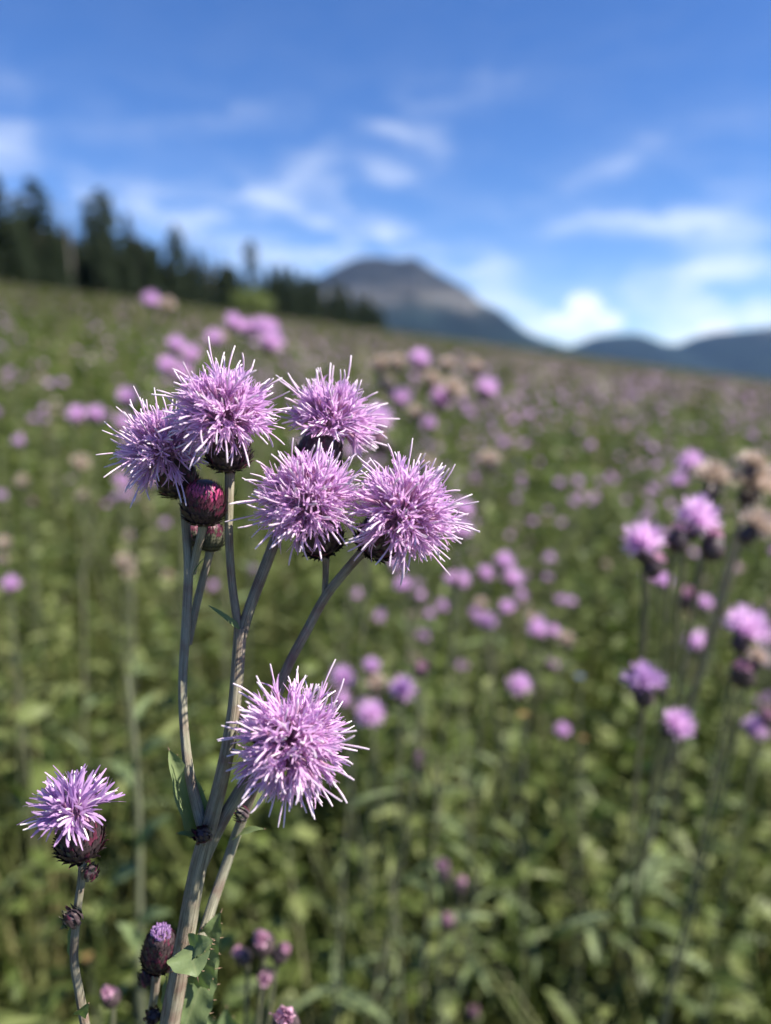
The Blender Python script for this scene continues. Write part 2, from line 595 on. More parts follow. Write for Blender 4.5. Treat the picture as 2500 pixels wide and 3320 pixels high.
MM = mat_mountain()
range_mesh('mountain', [(560, 1120), (760, 1010), (900, 950), (1000, 905), (1060, 875), (1110, 846), (1160, 824), (1220, 818), (1290, 829),
                        (1345, 826), (1390, 858), (1450, 895), (1510, 930), (1560, 975), (1620, 1002), (1660, 1035), (1700, 1068),
                        (1760, 1095), (1830, 1116), (1960, 1150), (2150, 1200)], 4200, 1500, 3, MM)
range_mesh('hills', [(-900, 1120), (300, 1150), (1500, 1150), (1780, 1140), (1860, 1118), (1930, 1088), (2000, 1080), (2060, 1078), (2100, 1090),
                     (2150, 1112), (2200, 1116), (2250, 1092), (2320, 1074), (2400, 1068), (2500, 1056), (2700, 1040), (3000, 1080), (3500, 1110)],
           6000, 1500, 8, MM, .5)


# ------------------------------------------------------------------ conifers
def conifer(kind, seed):
    """returns (trunk mesh, crown mesh or None) for a unit tree 1 m tall"""
    r = np.random.default_rng(seed)
    H = 1.0
    tb = MB()
    lean = r.normal(0, .012, 2)
    stem_tube(tb, [(0, 0, -.03), (lean[0] * .3, lean[1] * .3, .4), (lean[0], lean[1], H)], [.016, .012, .003], n=8, flutes=5, val=.5)
    cb = MB()
    if kind == 'dead':
        for k in range(22):
            z = r.uniform(.25, .95); a = r.uniform(0, 6.28); l = r.uniform(.02, .07)
            stem_tube(tb, [(lean[0] * z, lean[1] * z, z), (math.cos(a) * l, math.sin(a) * l, z + r.uniform(-.02, .02))], [.003, .001], n=4, flutes=3, per=2, val=.4)
        return tb.mesh('trunk', [M['snag']]), None
    z0 = {'full': .06, 'tuft': .55, 'thin': .22}[kind]
    wmax = {'full': .20, 'tuft': .11, 'thin': .14}[kind]
    nb = {'full': 190, 'tuft': 60, 'thin': 90}[kind]
    zz = z0 + (1 - z0) * np.sort(r.uniform(0, 1, nb)) ** .9
    for z in zz:
        f = (z - z0) / (1 - z0)
        prof = (1 - f) ** .8 * (.55 + .45 * min(1, f * 6)) if kind != 'tuft' else math.sin(math.pi * min(1, f * .93 + .07)) ** .7
        l = wmax * prof * r.uniform(.55, 1.15) + .008
        a = r.uniform(0, 6.28)
        d = np.array([math.cos(a), math.sin(a), 0])
        side = np.array([-d[1], d[0], 0])
        ns = max(3, int(l / .011))
        for s in range(ns):
            t = (s + r.uniform(.2, 1)) / ns
            c = d * l * t + np.array([lean[0] * z, lean[1] * z, z - l * .35 * t ** 1.3 + .02 * t * t])
            for q in range(3):
                off = side * r.normal(0, .012 * (1.2 - t * .7)) + np.array([0, 0, r.normal(0, .006)])
                u = norm(d * r.uniform(.4, 1) + side * r.normal(0, .8) + np.array([0, 0, r.normal(-.15, .3)])) * r.uniform(.020, .042)
                w = norm(np.cross(u, r.normal(0, 1, 3))) * r.uniform(.008, .017)
                p = c + off
                cb.add([p - w * .4, p + u * .5 - w, p + u, p + u * .5 + w], [(0, 1, 2, 3)], A=np.tile([r.uniform(0, 1), .5, 0], (4, 1)))
    return tb.mesh('trunk', [M['bark']]), cb.mesh('crown', [M['needle']], smooth=False)


M['bark'] = mat_noise('conifer_bark', [(.3, (.03, .026, .02)), (.7, (.075, .062, .05))], 30, rough=.9)
M['snag'] = mat_noise('grey_dead_wood', [(.3, (.09, .085, .078)), (.7, (.19, .175, .16))], 30, rough=.9)
M['needle'] = mat_leaf('conifer_needles', (.020, .034, .017), (.036, .055, .027), (.060, .080, .040), trans=.12, rough=.6, fine=3, tint=(1, 1.2, .6))


def build_trees():
    kinds = {k: [conifer(k, 40 + 7 * i + len(k)) for i in range(n)] for k, n in (('full', 5), ('tuft', 3), ('thin', 3), ('dead', 3))}
    text = {'full': ('conifer_tree', 'dark green full conifer in the wood edging the meadow', 'conifer tree', 'conifers edging the meadow'),
            'thin': ('conifer_tree', 'slim open conifer in the wood edging the meadow', 'conifer tree', 'slim conifers edging the meadow'),
            'tuft': ('conifer_tree', 'tall bare-trunked conifer with tufted top rising above the wood', 'conifer tree', 'tufted conifers above the wood'),
            'dead': ('dead_tree', 'thin grey dead trunk standing leafless among the conifers', 'dead tree', 'dead trunks among the conifers')}

    def edge(px):   # distance of the wood's edge along the meadow and picture row of the tree tops
        return np.interp(px, [-150, 0, 400, 700, 1000, 1250], [82, 90, 112, 140, 185, 215])

    def plant(px, top, d, kind, label=None):
        b = at(px, 1000, 1) - CP
        x, y = b.x / b.y * d, d
        z = float(ground(x, y))
        e = at(px, top, 1) - CP
        h = e.z / math.hypot(e.x, e.y) * math.hypot(x, y) + CAM_H - z
        if h < 3: h = 3 + random.random()
        n, lab, cat, grp = text[kind]
        if kind == 'full':
            lab = ('tall ' if h > 14 else 'middling ' if h > 10.5 else 'low ') + lab
        root = empty(n, (x, y, z))
        root.rotation_euler = (0, 0, random.uniform(0, 6.28))
        root.scale = (h * random.uniform(1.0, 1.35),) * 2 + (h,)
        tm, cm = random.choice(kinds[kind])
        link('trunk', tm, root)
        if cm: link('crown', cm, root)
        tag(root, label or lab, cat, None if label else grp)

    named = [(10, 568, 'full', 'broad dark conifer, the tallest at the uphill end of the wood'), (-60, 540, 'full', None), (75, 640, 'thin', None),
             (143, 585, 'tuft', 'tall conifer with tufted crown beside the tallest broad conifer'), (150, 690, 'full', None), (190, 720, 'full', None),
             (235, 735, 'full', None), (300, 655, 'thin', None), (352, 618, 'tuft', None), (372, 640, 'full', 'tall full conifer high above its neighbours midway along the wood'),
             (330, 730, 'full', None), (430, 700, 'thin', None), (270, 770, 'full', None), (110, 745, 'full', None), (40, 690, 'full', None), (480, 775, 'full', None), (520, 800, 'full', None),
             (578, 735, 'tuft', None), (565, 795, 'full', None), (610, 830, 'full', None), (655, 815, 'full', None), (690, 850, 'full', None),
             (818, 782, 'tuft', 'lone tufted conifer standing clear of the wood beside the mountain'), (815, 850, 'thin', None), (760, 900, 'full', None), (720, 880, 'full', None),
             (880, 862, 'full', None), (915, 858, 'full', None), (945, 868, 'full', None), (985, 885, 'full', None), (1030, 905, 'full', None), (850, 900, 'full', None),
             (1075, 915, 'full', None), (1120, 935, 'full', None), (1160, 955, 'full', None), (1200, 985, 'full', None), (1240, 1005, 'full', None),
             (115, 620, 'dead', None), (205, 630, 'dead', None), (240, 650, 'dead', None), (455, 720, 'dead', None), (630, 750, 'dead', None),
             (685, 770, 'dead', None), (725, 800, 'dead', None), (735, 830, 'dead', None), (60, 620, 'dead', None), (420, 760, 'dead', None)]
    for px, top, kind, lab in named:
        plant(px, top, edge(px) * random.uniform(1.0, 1.06), kind, lab)
    for k in range(150):     # the ranks behind, lower in the picture than the named tops
        px = random.uniform(-160, 1230)
        base_top = np.interp(px, [-160, 0, 300, 500, 700, 900, 1100, 1250], [640, 700, 755, 800, 860, 880, 935, 1000])
        plant(px, base_top + random.uniform(-22, 40), edge(px) * random.uniform(.96, 1.2), 'full')


build_trees()


def far_bush():
    r = np.random.default_rng(5)
    d = 95.0
    b = at(815, 1000, 1) - CP
    x, y = b.x / b.y * d, d
    root = empty('bush', (x, y, float(ground(x, y))))
    tb = MB()
    for k in range(7):
        a = r.uniform(0, 6.28); l = r.uniform(.5, 1.2)
        stem_tube(tb, [(0, 0, -.1), (math.cos(a) * .4 * l, math.sin(a) * .4 * l, 1.0), (math.cos(a) * 1.4 * l, math.sin(a) * 1.4 * l, 2.6 * r.uniform(.7, 1))], [.07, .05, .02], n=6, flutes=3, per=4, val=.3)
    tb.build('trunk', [M['bark']], root)
    n = 1500
    c = norm(r.normal(0, 1, (n, 3))) * (r.uniform(.3, 1, (n, 1)) ** .5) * np.array([2.6, 2.2, 1.6]) * (1 + .25 * r.normal(0, 1, (n, 1)) * .5) + np.array([0, 0, 2.0])
    u = norm(r.normal(0, 1, (n, 3))) * .22; w = norm(np.cross(u, r.normal(0, 1, (n, 3)))) * .11
    V = np.stack([c - u, c - w, c + u, c + w], 1)
    A = np.zeros((n, 4, 3)); A[..., 0] = r.uniform(.3, 1, (n, 1)); A[..., 1] = .5
    MB().add(V, np.arange(n * 4).reshape(-1, 4), A=A).build('crown', [M['cover']], root, smooth=False)
    tag(root, 'bright green leafy bush at the meadow edge before the conifers', 'bush')


far_bush()


# ------------------------------------------------------------------ leaves
def leaf_grid(length, width, nl=5, nw=3, fold=.25, curl=.25, wave=0.0, lobes=0, shape='ovate', lobe_amp=.32):
    """leaf lying along +x from the origin, blade in xy, bending down along z. Returns verts (nl*nw,3), across, along"""
    t = np.linspace(0, 1, nl)
    s = np.linspace(-1, 1, nw)
    if shape == 'ovate':
        w = np.sin(np.pi * np.clip(t * .96 + .02, 0, 1) ** .8)
    else:
        w = np.clip(t * 6, .18, 1) ** .6 * (1 - t ** 2.2) ** .8
        w[-1] = .01
    if lobes:
        w = w * (1 + lobe_amp * np.abs(np.sin(np.pi * lobes * t)) - lobe_amp * .4)
    x = t[:, None] * length * np.ones_like(s)
    y = s[None, :] * w[:, None] * width * .5
    z = np.abs(y) * fold - curl * length * t[:, None] ** 2
    if wave:
        z = z + wave * width * np.sin(t[:, None] * lobes * np.pi * 2) * s[None, :]
    V = np.stack([x, y, z], -1)
    return V.reshape(-1, 3), np.broadcast_to(s, x.shape).ravel(), np.broadcast_to(t[:, None], x.shape).ravel()


def rot_to(axis, roll=0.0):
    """rotation matrix whose x column is axis, z roughly up"""
    x = norm(np.asarray(axis, float))
    up = np.array([0, 0, 1.0]) if abs(x[2]) < .95 else np.array([1.0, 0, 0])
    y = norm(np.cross(up, x))
    z = np.cross(x, y)
    c, s = math.cos(roll), math.sin(roll)
    return np.stack([x, y * c + z * s, z * c - y * s], 1)


# ------------------------------------------------------------------ ground cover (nobody could count it)
def cover_template(seed, kind):
    r = np.random.default_rng(seed)
    mb = MB()
    if kind in ('herb', 'herb_low'):
        h = r.uniform(.24, .42)
        nleaf = 24 if kind == 'herb' else 15
        nl, nw = (4, 3) if kind == 'herb' else (3, 3)
        lean = r.normal(0, .08, 2)
        P = np.array([[(lean[0] * t * t, lean[1] * t * t, h * t) for t in np.linspace(0, 1, 4)]])
        V = tubes(P, np.array([[.0022, .002, .0016, .001]]), 4)
        mb.add(V[0], grid_faces(4, 4, True), A=np.tile([.25, .5, 0], (16, 1)))
        for k in range(nleaf):
            t = .12 + .88 * (k + r.uniform(0, 1)) / nleaf
            a = k * 2.4 + r.uniform(-.4, .4)
            ln = r.uniform(.017, .036) * (1.25 - .5 * t); wd = ln * (r.uniform(.5, .8) if seed % 4 else r.uniform(.24, .42))
            if not seed % 4: ln *= 1.3
            if kind == 'herb_low': ln *= 1.9; wd *= 2.0
            V, ac, al = leaf_grid(ln, wd, nl, nw, r.uniform(.1, .5), r.uniform(.05, .5))
            stalk = r.uniform(.002, .03)
            tilt = r.uniform(-.35, .75)
            Rm = rot_to((math.cos(a) * math.cos(tilt), math.sin(a) * math.cos(tilt), math.sin(tilt)), r.normal(0, .5))
            p0 = np.array([lean[0] * t * t + math.cos(a) * stalk, lean[1] * t * t + math.sin(a) * stalk, h * t])
            V = V @ Rm.T + p0
            tint = np.clip(r.normal(.5, .3), 0, 1)
            mb.add(V, grid_faces(nl, nw, False), A=np.stack([np.full(len(V), tint), ac, al], 1))
    elif kind == 'thistle':
        h = r.uniform(.30, .5)
        P = np.array([[(r.normal(0, .01) * k, r.normal(0, .01) * k, h * k / 4) for k in range(5)]])
        V = tubes(P, np.array([[.003, .003, .0028, .0024, .002]]), 5)
        mb.add(V[0], grid_faces(5, 5, True), A=np.tile([.6, .5, 0], (25, 1)))
        for k in range(13):
            t = .15 + .85 * k / 13
            a = k * 2.4 + r.uniform(-.4, .4)
            ln = r.uniform(.07, .12) * (1.15 - .55 * t)
            V, ac, al = leaf_grid(ln, ln * r.uniform(.22, .3), 8, 3, r.uniform(.3, .7), r.uniform(.1, .6), .12, 4, 'lance')
            tilt = r.uniform(.0, .9)
            Rm = rot_to((math.cos(a) * math.cos(tilt), math.sin(a) * math.cos(tilt), math.sin(tilt)), r.normal(0, .3))
            V = V @ Rm.T + P[0][min(4, int(t * 4 + .5))]
            mb.add(V, grid_faces(8, 3, False), A=np.stack([np.full(len(V), np.clip(r.normal(.72, .15), 0, 1)), ac, al], 1))
    elif kind == 'grass':
        for k in range(16):
            a = r.uniform(0, 6.28); l = r.uniform(.25, .55); b = r.uniform(.1, .5)
            p = np.array([r.normal(0, .02), r.normal(0, .02), 0])
            d = np.array([math.cos(a), math.sin(a), 0])
            tt = np.linspace(0, 1, 4)[:, None]
            c = p + d * (b * l * tt ** 2) + np.array([0, 0, 1]) * l * (tt - .25 * b * tt ** 3)
            w = np.cross(d, [0, 0, 1]) * .0035 * (1 - tt * .85)
            V = np.stack([c - w, c + w], 1).reshape(-1, 3)
            mb.add(V, grid_faces(4, 2, False), A=np.tile([np.clip(r.normal(.5, .25), 0, 1), .5, 0], (8, 1)))
    elif kind == 'tuft':      # for the far meadow: a few broad clumps of blades and leaves
        for k in range(14):
            a = r.uniform(0, 6.28); l = r.uniform(.25, .6); b = r.uniform(.2, .9)
            p = np.array([r.normal(0, .14), r.normal(0, .14), 0])
            d = np.array([math.cos(a), math.sin(a), 0])
            c = np.array([p, p + d * b * l * .35 + [0, 0, l * .7], p + d * b * l + [0, 0, l]])
            w = np.cross(d, [0, 0, 1]) * np.array([[.02], [.035], [.004]])
            V = np.stack([c - w, c + w], 1).reshape(-1, 3)
            mb.add(V, grid_faces(3, 2, False), A=np.tile([np.clip(r.normal(.45, .25), 0, 1), .5, 0], (6, 1)))
    elif kind == 'stalk':
        h = r.uniform(.55, 1.0)
        ln = r.normal(0, .1, 2)
        P = np.array([[(ln[0] * t * t, ln[1] * t * t, h * t) for t in np.linspace(0, 1, 5)]])
        V = tubes(P, np.array([[.0012, .0011, .001, .0009, .0005]]), 3)
        mb.add(V[0], grid_faces(5, 3, True), A=np.tile([.5, 0, 0], (15, 1)))
        for k in range(26):
            t = r.uniform(.72, 1.0); a = r.uniform(0, 6.28)
            p = np.array([ln[0] * t * t, ln[1] * t * t, h * t])
            u = np.array([math.cos(a) * .5, math.sin(a) * .5, .85]) * r.uniform(.012, .028)
            w = norm(np.cross(u, [0, 0, 1])) * .0024
            mb.add([p, p + u * .6 - w, p + u, p + u * .6 + w], [(0, 1, 2, 3)], A=np.tile([r.uniform(0, 1), 0, 0], (4, 1)))
    V, A = np.concatenate(mb.v), np.concatenate(mb.a)
    Q = np.concatenate(mb.q)
    return V, A, Q


def scatter(mb, templates, X, Y, scale, r, tilt=.12, tint=0.0, sink=.0):
    """merge rotated, scaled copies of the templates into one mesh (vectorised)"""
    pick = r.integers(0, len(templates), len(X))
    Z = ground(X, Y) - sink
    for k, (V, A, Q) in enumerate(templates):
        I = np.nonzero(pick == k)[0]
        if not len(I): continue
        a = r.uniform(0, 6.28, len(I)); s = scale[I]
        c, sn = np.cos(a)[:, None], np.sin(a)[:, None]
        tx, ty = r.normal(0, tilt, (2, len(I), 1))
        x = V[None, :, 0] * c - V[None, :, 1] * sn
        y = V[None, :, 0] * sn + V[None, :, 1] * c
        z = V[None, :, 2] + 0 * x
        W = np.stack([(x + tx * z) * s[:, None] + X[I, None], (y + ty * z) * s[:, None] + Y[I, None], z * s[:, None] + Z[I, None]], -1)
        AA = np.broadcast_to(A, (len(I),) + A.shape).copy()
        AA[..., 0] = np.clip(AA[..., 0] + (r.normal(0, .12, (len(I), 1)) + tint), 0, 1)
        QQ = Q[None] + (np.arange(len(I)) * len(V))[:, None, None]
        mb.add(W, QQ.reshape(-1, 4), A=AA)


def wedge(n, y0, y1, r, margin=.25, power=1.0):
    """random points of the meadow in front of the camera (a little wider than the picture)"""
    y = (y0 ** (1 + power) + r.uniform(0, 1, n) * (y1 ** (1 + power) - y0 ** (1 + power))) ** (1 / (1 + power))
    x = r.uniform(-1, 1, n) * (y * .60 + margin)
    return x, y


def patchy(x, y, s=1.0):
    return .5 + .5 * np.sin(x * 3.1 * s + 1.7 * np.sin(y * 2.3 * s)) * np.sin(y * 2.7 * s + 1.1 * np.sin(x * 1.9 * s))


def build_cover():
    r = np.random.default_rng(21)
    herbs = [cover_template(100 + k, 'herb') for k in range(8)]
    low = [cover_template(200 + k, 'herb_low') for k in range(6)]
    thl = [cover_template(300 + k, 'thistle') for k in range(6)]
    gr = [cover_template(400 + k, 'grass') for k in range(5)]
    tf = [cover_template(500 + k, 'tuft') for k in range(6)]
    st = [cover_template(600 + k, 'stalk') for k in range(5)]
    mb = MB()
    x, y = wedge(4000, .30, 2.6, r, .22)
    keep = (patchy(x, y, 2.6) > r.uniform(.08, .5, len(x)))
    x, y = x[keep], y[keep]
    scatter(mb, herbs, x, y, r.uniform(.45, 1.4, len(x)), r)
    x, y = wedge(110, .35, 2.6, r, .22)
    scatter(mb, thl, x, y, r.uniform(.5, .85, len(x)), r)
    x, y = wedge(4200, 2.3, 10, r)
    scatter(mb, low, x, y, r.uniform(.9, 1.7, len(x)), r)
    x, y = wedge(650, 2.3, 9, r)
    scatter(mb, thl, x, y, r.uniform(.8, 1.4, len(x)), r)
    tag(mb.build('meadow_herbs', [M['cover']]), 'low leafy green herbs covering the meadow floor', 'herbs', kind='stuff')
    mb = MB()
    x, y = wedge(900, .4, 3, r)
    scatter(mb, gr, x, y, r.uniform(.7, 1.1, len(x)), r, .2)
    x, y = wedge(2500, 3, 14, r)
    scatter(mb, gr, x, y, r.uniform(.9, 1.5, len(x)), r, .2)
    x, y = wedge(9000, 8, 60, r, power=.6)
    scatter(mb, tf, x, y, r.uniform(.7, 1.3, len(x)), r, .2)
    x, y = wedge(7000, 55, 230, r, power=.6)
    scatter(mb, tf, x, y, r.uniform(1.0, 1.7, len(x)), r, .2)
    tag(mb.build('meadow_grass', [M['grass']]), 'green grass growing across the sloping meadow', 'grass', kind='stuff')
    mb = MB()
    x, y = wedge(420, 1.2, 9, r, power=.7)
    scatter(mb, st, x, y, r.uniform(.7, 1.05, len(x)), r, .1)
    x, y = wedge(900, 9, 60, r, power=.7)
    scatter(mb, st, x, y, r.uniform(.8, 1.3, len(x)), r, .1)
    tag(mb.build('dry_grass', [M['dry']]), 'dry tan grass stalks with feathery seed tops in the meadow', 'grass', kind='stuff')


build_cover()


# ------------------------------------------------------------------ thistle heads in focus
MM_ = 0.001


def inv_r(z, H, Rm, neck):
    """involucre radius at height z (0..H)"""
    t = np.clip(z / H, 0, 1)
    return Rm * np.interp(t, [0, .04, .12, .25, .42, .62, .82, 1.0], [.30, .52, .78, .95, 1.0, .95, .86, neck])


def bract_mesh(name, L, W, mat, seed, spine=.9):
    """scale lying along +z from the origin, outer side +y"""
    r = np.random.default_rng(seed)
    rows = [(0, .72, .00), (.35, 1.0, .16), (.68, .70, .26), (.88, .30, .30)]
    V, A = [], []
    for t, w, out in rows:
        for s in (-1, 0, 1):
            V.append((s * w * W / 2, out * L * .36 + (0 if s else .13 * W), t * L))
    V.append((r.normal(0, .1) * W, L * (.16 + .26 * spine), L * (1.0 + .10 * spine)))
    Q = [tuple(i * 3 + k for k in q) for i in range(3) for q in ((0, 1, 4, 3), (1, 2, 5, 4))]
    T = [(9, 10, 12), (10, 11, 12)]
    mb = MB()
    mb.add(np.array(V) * MM_, Q, T)
    return mb.mesh(name, [mat])


BR = {'dark': [bract_mesh('bract', 3.0, 1.5, M['bract'], k, .45) for k in range(3)],
      'pink': [bract_mesh('bract', 2.6, 1.15, M['bract_pink'], 10 + k, .8) for k in range(3)],
      'wine': [bract_mesh('bract', 2.8, 1.4, M['bract_wine'], 20 + k, .45) for k in range(3)],
      'green': [bract_mesh('bract', 2.6, 1.5, M['bract_green'], 30 + k, .4) for k in range(3)]}


def bract_spots(H, Rm, neck, rows, r, top_close=False, size=.85):
    """positions (matrix) of the overlapping scales round an involucre; also the height fraction"""
    out = []
    for k in range(rows):
        f = (k + .35) / rows
        z = f * H * (.93 if top_close else .84)
        rad = float(inv_r(z, H, Rm, neck))
        n = max(7, int(2 * math.pi * rad / (1.18 * size)))
        dz = .4
        sl = (float(inv_r(z + dz, H, Rm, neck)) - float(inv_r(max(z - dz, 0), H, Rm, neck))) / (2 * dz)
        for j in range(n):
            a = (j + .5 * (k % 2)) / n * 2 * math.pi + r.normal(0, .05)
            up = norm(np.array([sl * math.cos(a), sl * math.sin(a), 1.0]))
            outw = norm(np.array([math.cos(a), math.sin(a), -sl]))
            side = np.cross(outw, up)
            s = size * r.uniform(.85, 1.15) * (.8 + .3 * math.sin(math.pi * min(1, f + .2)))
            mt = np.eye(4)
            mt[:3, 0], mt[:3, 1], mt[:3, 2] = side * s, outw * s, up * s
            mt[:3, 3] = np.array([math.cos(a) * rad * .97, math.sin(a) * rad * .97, z]) * MM_
            out.append((mt, f))
    return out


def add_bracts(head, H, Rm, neck, rows, r, scheme, single, top_close=False, size=.85):
    """scheme(f) -> kind; single: every scale an object, else joined"""
    mb, kinds = MB(), ['dark', 'pink', 'wine', 'green']
    for mt, f in bract_spots(H, Rm, neck, rows, r, top_close, size):
        kd = scheme(f, r)
        me = random.choice(BR[kd])
        if single:
            o = link('bract', me, head)
            o.matrix_local = Matrix(mt)
        else:
            n = len(me.vertices)
            co = np.empty(n * 3, np.float32); me.vertices.foreach_get('co', co)
            V = co.reshape(-1, 3) @ mt[:3, :3].T + mt[:3, 3]
            mb.add(V, [tuple(i * 3 + k for k in q) for i in range(3) for q in ((0, 1, 4, 3), (1, 2, 5, 4))], [(9, 10, 12), (10, 11, 12)], m=kinds.index(kd))
    if not single:
        tag(mb.build('bracts', [M['bract'], M['bract_pink'], M['bract_wine'], M['bract_green']], head), kind='stuff')


def involucre(H, Rm, neck, mat, cap=0):
    zs = np.concatenate([np.linspace(0, .2, 5), np.linspace(.28, 1, 9)]) * H
    rs = inv_r(zs, H, Rm, neck) * .97
    n = 28
    th = np.arange(n) * 2 * np.pi / n
    V = np.stack([rs[:, None] * np.cos(th), rs[:, None] * np.sin(th), np.broadcast_to(zs[:, None], (len(zs), n))], -1) * MM_
    mb = MB().add(V, grid_faces(len(zs), n, True))
    top = np.vstack([V[-1], [[0, 0, H * MM_ * 1.03]]])
    mb.add(top, T=[(k, (k + 1) % n, n) for k in range(n)], m=cap, A=np.full((n + 1, 3), .6))
    mb.add(np.vstack([V[0], [[0, 0, -.0002]]]), T=[((k + 1) % n, k, n) for k in range(n)])
    return mb, mat


def make_florets(N, H, zc, Rc, thmax, r, lobe=3.6, style=(1.5, 5.4), nstyle=.62, wl=.50, spread=(.10, .40), disc=3.2, lop=(0, 0), bend=1.6, rj=1.0, inner=.28):
    """vertex arrays per floret, all sharing one topology -> (V (N,k,3), A (N,k,3), Q, Qm) in metres"""
    i = np.arange(N) + .5
    fr = i / N
    ct = 1 - fr * (1 - math.cos(thmax))
    th = np.arccos(np.clip(ct + r.normal(0, .05, N), -1, 1))
    ph = i * 2.39996 + r.normal(0, .22, N)
    d = np.stack([np.sin(th) * np.cos(ph), np.sin(th) * np.sin(ph), np.cos(th)], -1)
    d = norm(d + r.normal(0, .09, (N, 3)) + np.array([lop[0], lop[1], 0]) * .3)
    rad = np.stack([np.cos(ph), np.sin(ph), 0 * ph], -1)
    P0 = rad * (disc * np.sqrt(fr))[:, None] + np.array([0, 0, H * .96])
    Rn = Rc - lobe * .95 + r.normal(0, rj, N) - 2.6 * (r.uniform(0, 1, N) < inner)
    E = np.array([0, 0, zc]) + d * Rn[:, None]
    P1 = P0 + np.array([0, 0, 2.6]) + rad * (1.3 * np.sin(th) + .2)[:, None]
    P2 = E - d * 3.0 + np.array([0, 0, .5])
    t = np.linspace(0, 1, 6)[None, :, None]
    P = P0[:, None] * (1 - t) ** 3 + P1[:, None] * 3 * t * (1 - t) ** 2 + P2[:, None] * 3 * t * t * (1 - t) + E[:, None] * t ** 3
    dd = norm(P[:, -1] - P[:, -2])
    d2 = norm(dd + r.normal(0, .12, (N, 3)))
    tint = np.clip(r.normal(.5, .2, N), 0, 1)
    Vs, As, Qs, Qm, off = [], [], [], [], 0

    def push(V, A, Q, m):
        nonlocal off
        Vs.append(V); As.append(A); Qs.append(Q + off); Qm.append(np.full(len(Q), m)); off += V.shape[1]

    # tube
    Rt = np.broadcast_to(np.array([.16, .15, .15, .18, .26, .36]), (N, 6))
    V = tubes(P, Rt, 5)
    A = np.zeros(V.shape); A[..., 0] = tint[:, None]; A[..., 2] = np.repeat(np.linspace(0, 1, 6), 5)
    push(V, A, grid_faces(6, 5, True), 1)
    # five lobes
    ref = norm(np.cross(d2, norm(r.normal(0, 1, (N, 3)))))
    ref2 = np.cross(d2, ref)
    tt = np.linspace(0, 1, 5)
    for k in range(5):
        a = 2 * np.pi * k / 5 + r.normal(0, .25, N)
        pk = ref * np.cos(a)[:, None] + ref2 * np.sin(a)[:, None]
        sp = r.uniform(*spread, N)
        L_ = lobe * r.uniform(.75, 1.2, N)
        curl = r.normal(.1, .38, N)
        side = np.cross(d2, pk)
        c = E[:, None] + L_[:, None, None] * (tt[None, :, None] * d2[:, None] * (1 - .12 * tt[None, :, None]) + pk[:, None] * (.07 + sp[:, None, None] * tt[None, :, None] + curl[:, None, None] * .35 * tt[None, :, None] ** 2)
                                           + side[:, None] * (r.normal(0, .24, N)[:, None, None] * tt[None, :, None] ** 2))
        w = wl * np.array([.75, 1.0, .95, .78, .34]) * .5
        keel = -pk * .10
        V = np.stack([c - side[:, None] * w[None, :, None], c + keel[:, None] * np.array([1, 1.4, 1.2, .8, .2])[None, :, None], c + side[:, None] * w[None, :, None]], 2).reshape(N, -1, 3)
        A = np.zeros(V.shape)
        A[..., 0] = np.clip(tint[:, None] + r.normal(0, .14, (N, 1)) + np.repeat(tt, 3)[None] * .22 - .1, 0, 1)
        push(V, A, grid_faces(5, 3, False), 0)
    # style
    has = (r.uniform(0, 1, N) < nstyle) & (Rn > Rc - lobe * .95 - 2)
    Ls = np.where(has, lobe * .9 + r.uniform(*style, N), lobe * .55)
    ds = norm(d2 + r.normal(0, .10, (N, 3)))
    bendv = norm(r.normal(0, 1, (N, 3)) + np.array([0, 0, -.3])) * bend
    ts = np.linspace(0, 1, 6)
    c = E[:, None] - d2[:, None] * .3 + ds[:, None] * (Ls[:, None] * ts)[..., None] + bendv[:, None] * (ts ** 2.2)[None, :, None] * (Ls / 7)[:, None, None]
    Rs = np.broadcast_to(np.array([.15, .16, .165, .175, .205, .14]), (N, 6)) * r.uniform(.85, 1.15, (N, 1))
    V = tubes(c, Rs, 5)
    A = np.zeros(V.shape); A[..., 2] = np.repeat(np.linspace(0, 1, 6), 5)
    push(V, A, grid_faces(6, 5, True), 2)
    cap = np.array([[25, 26, 27, 28]]) + (off - 30)
    V = np.concatenate(Vs, 1) * MM_
    A = np.concatenate(As, 1)
    Q = np.vstack([np.vstack(Qs), cap]); Qm = np.concatenate(Qm + [np.array([2])])
    return V, A, Q, Qm, has


def place(o, base, axis, s, root, roll=0.0):
    q = Vector((0, 0, 1)).rotation_difference(Vector(axis)) @ Quaternion((0, 0, 1), roll)
    o.parent = root
    o.location = Vector(base) - root.location
    o.rotation_mode = 'QUATERNION'
    o.rotation_quaternion = q
    o.scale = (s, s, s)


def flower_head(root, base, axis, s, seed, N=175, H=10.5, Rm=4.7, neck=.80, zc=13.6, Rc=10.8, thmax=1.95, single=45, mats=None, label=None, bract_single=False, rows=10, **kw):
    r = np.random.default_rng(seed)
    mb, im = involucre(H, Rm, neck, M['bract'], 1)
    head = mb.build('flower_head', [im, M['tube']])
    place(head, base, axis, s, root, r.uniform(0, 6.28))
    add_bracts(head, H, Rm, neck, rows, r, lambda f, q: 'wine' if q.uniform() < .18 else ('dark' if q.uniform() < .9 else 'green'), bract_single)
    V, A, Q, Qm, has = make_florets(N, H, zc, Rc, thmax, r, **kw)
    mats = mats or [M['lobe'], M['tube'], M['style']]
    # the florets that stand clear of the rest are single objects, the dense rest one piece
    score = has * 1.0 + np.linalg.norm(V[:, -6] - np.array([0, 0, zc * MM_]), axis=1) * 50
    lone = set(np.argsort(-score)[:single].tolist())
    rest = MB()
    for i in range(len(V)):
        if i in lone:
            b = MB(); b.add(V[i], Q, A=A[i], m=Qm)
            b.build('floret', mats, head)
        else:
            rest.add(V[i], Q, A=A[i], m=Qm)
    if rest.n:
        tag(rest.build('florets', mats, head), kind='stuff')
    if label: head['label'] = label
    return head


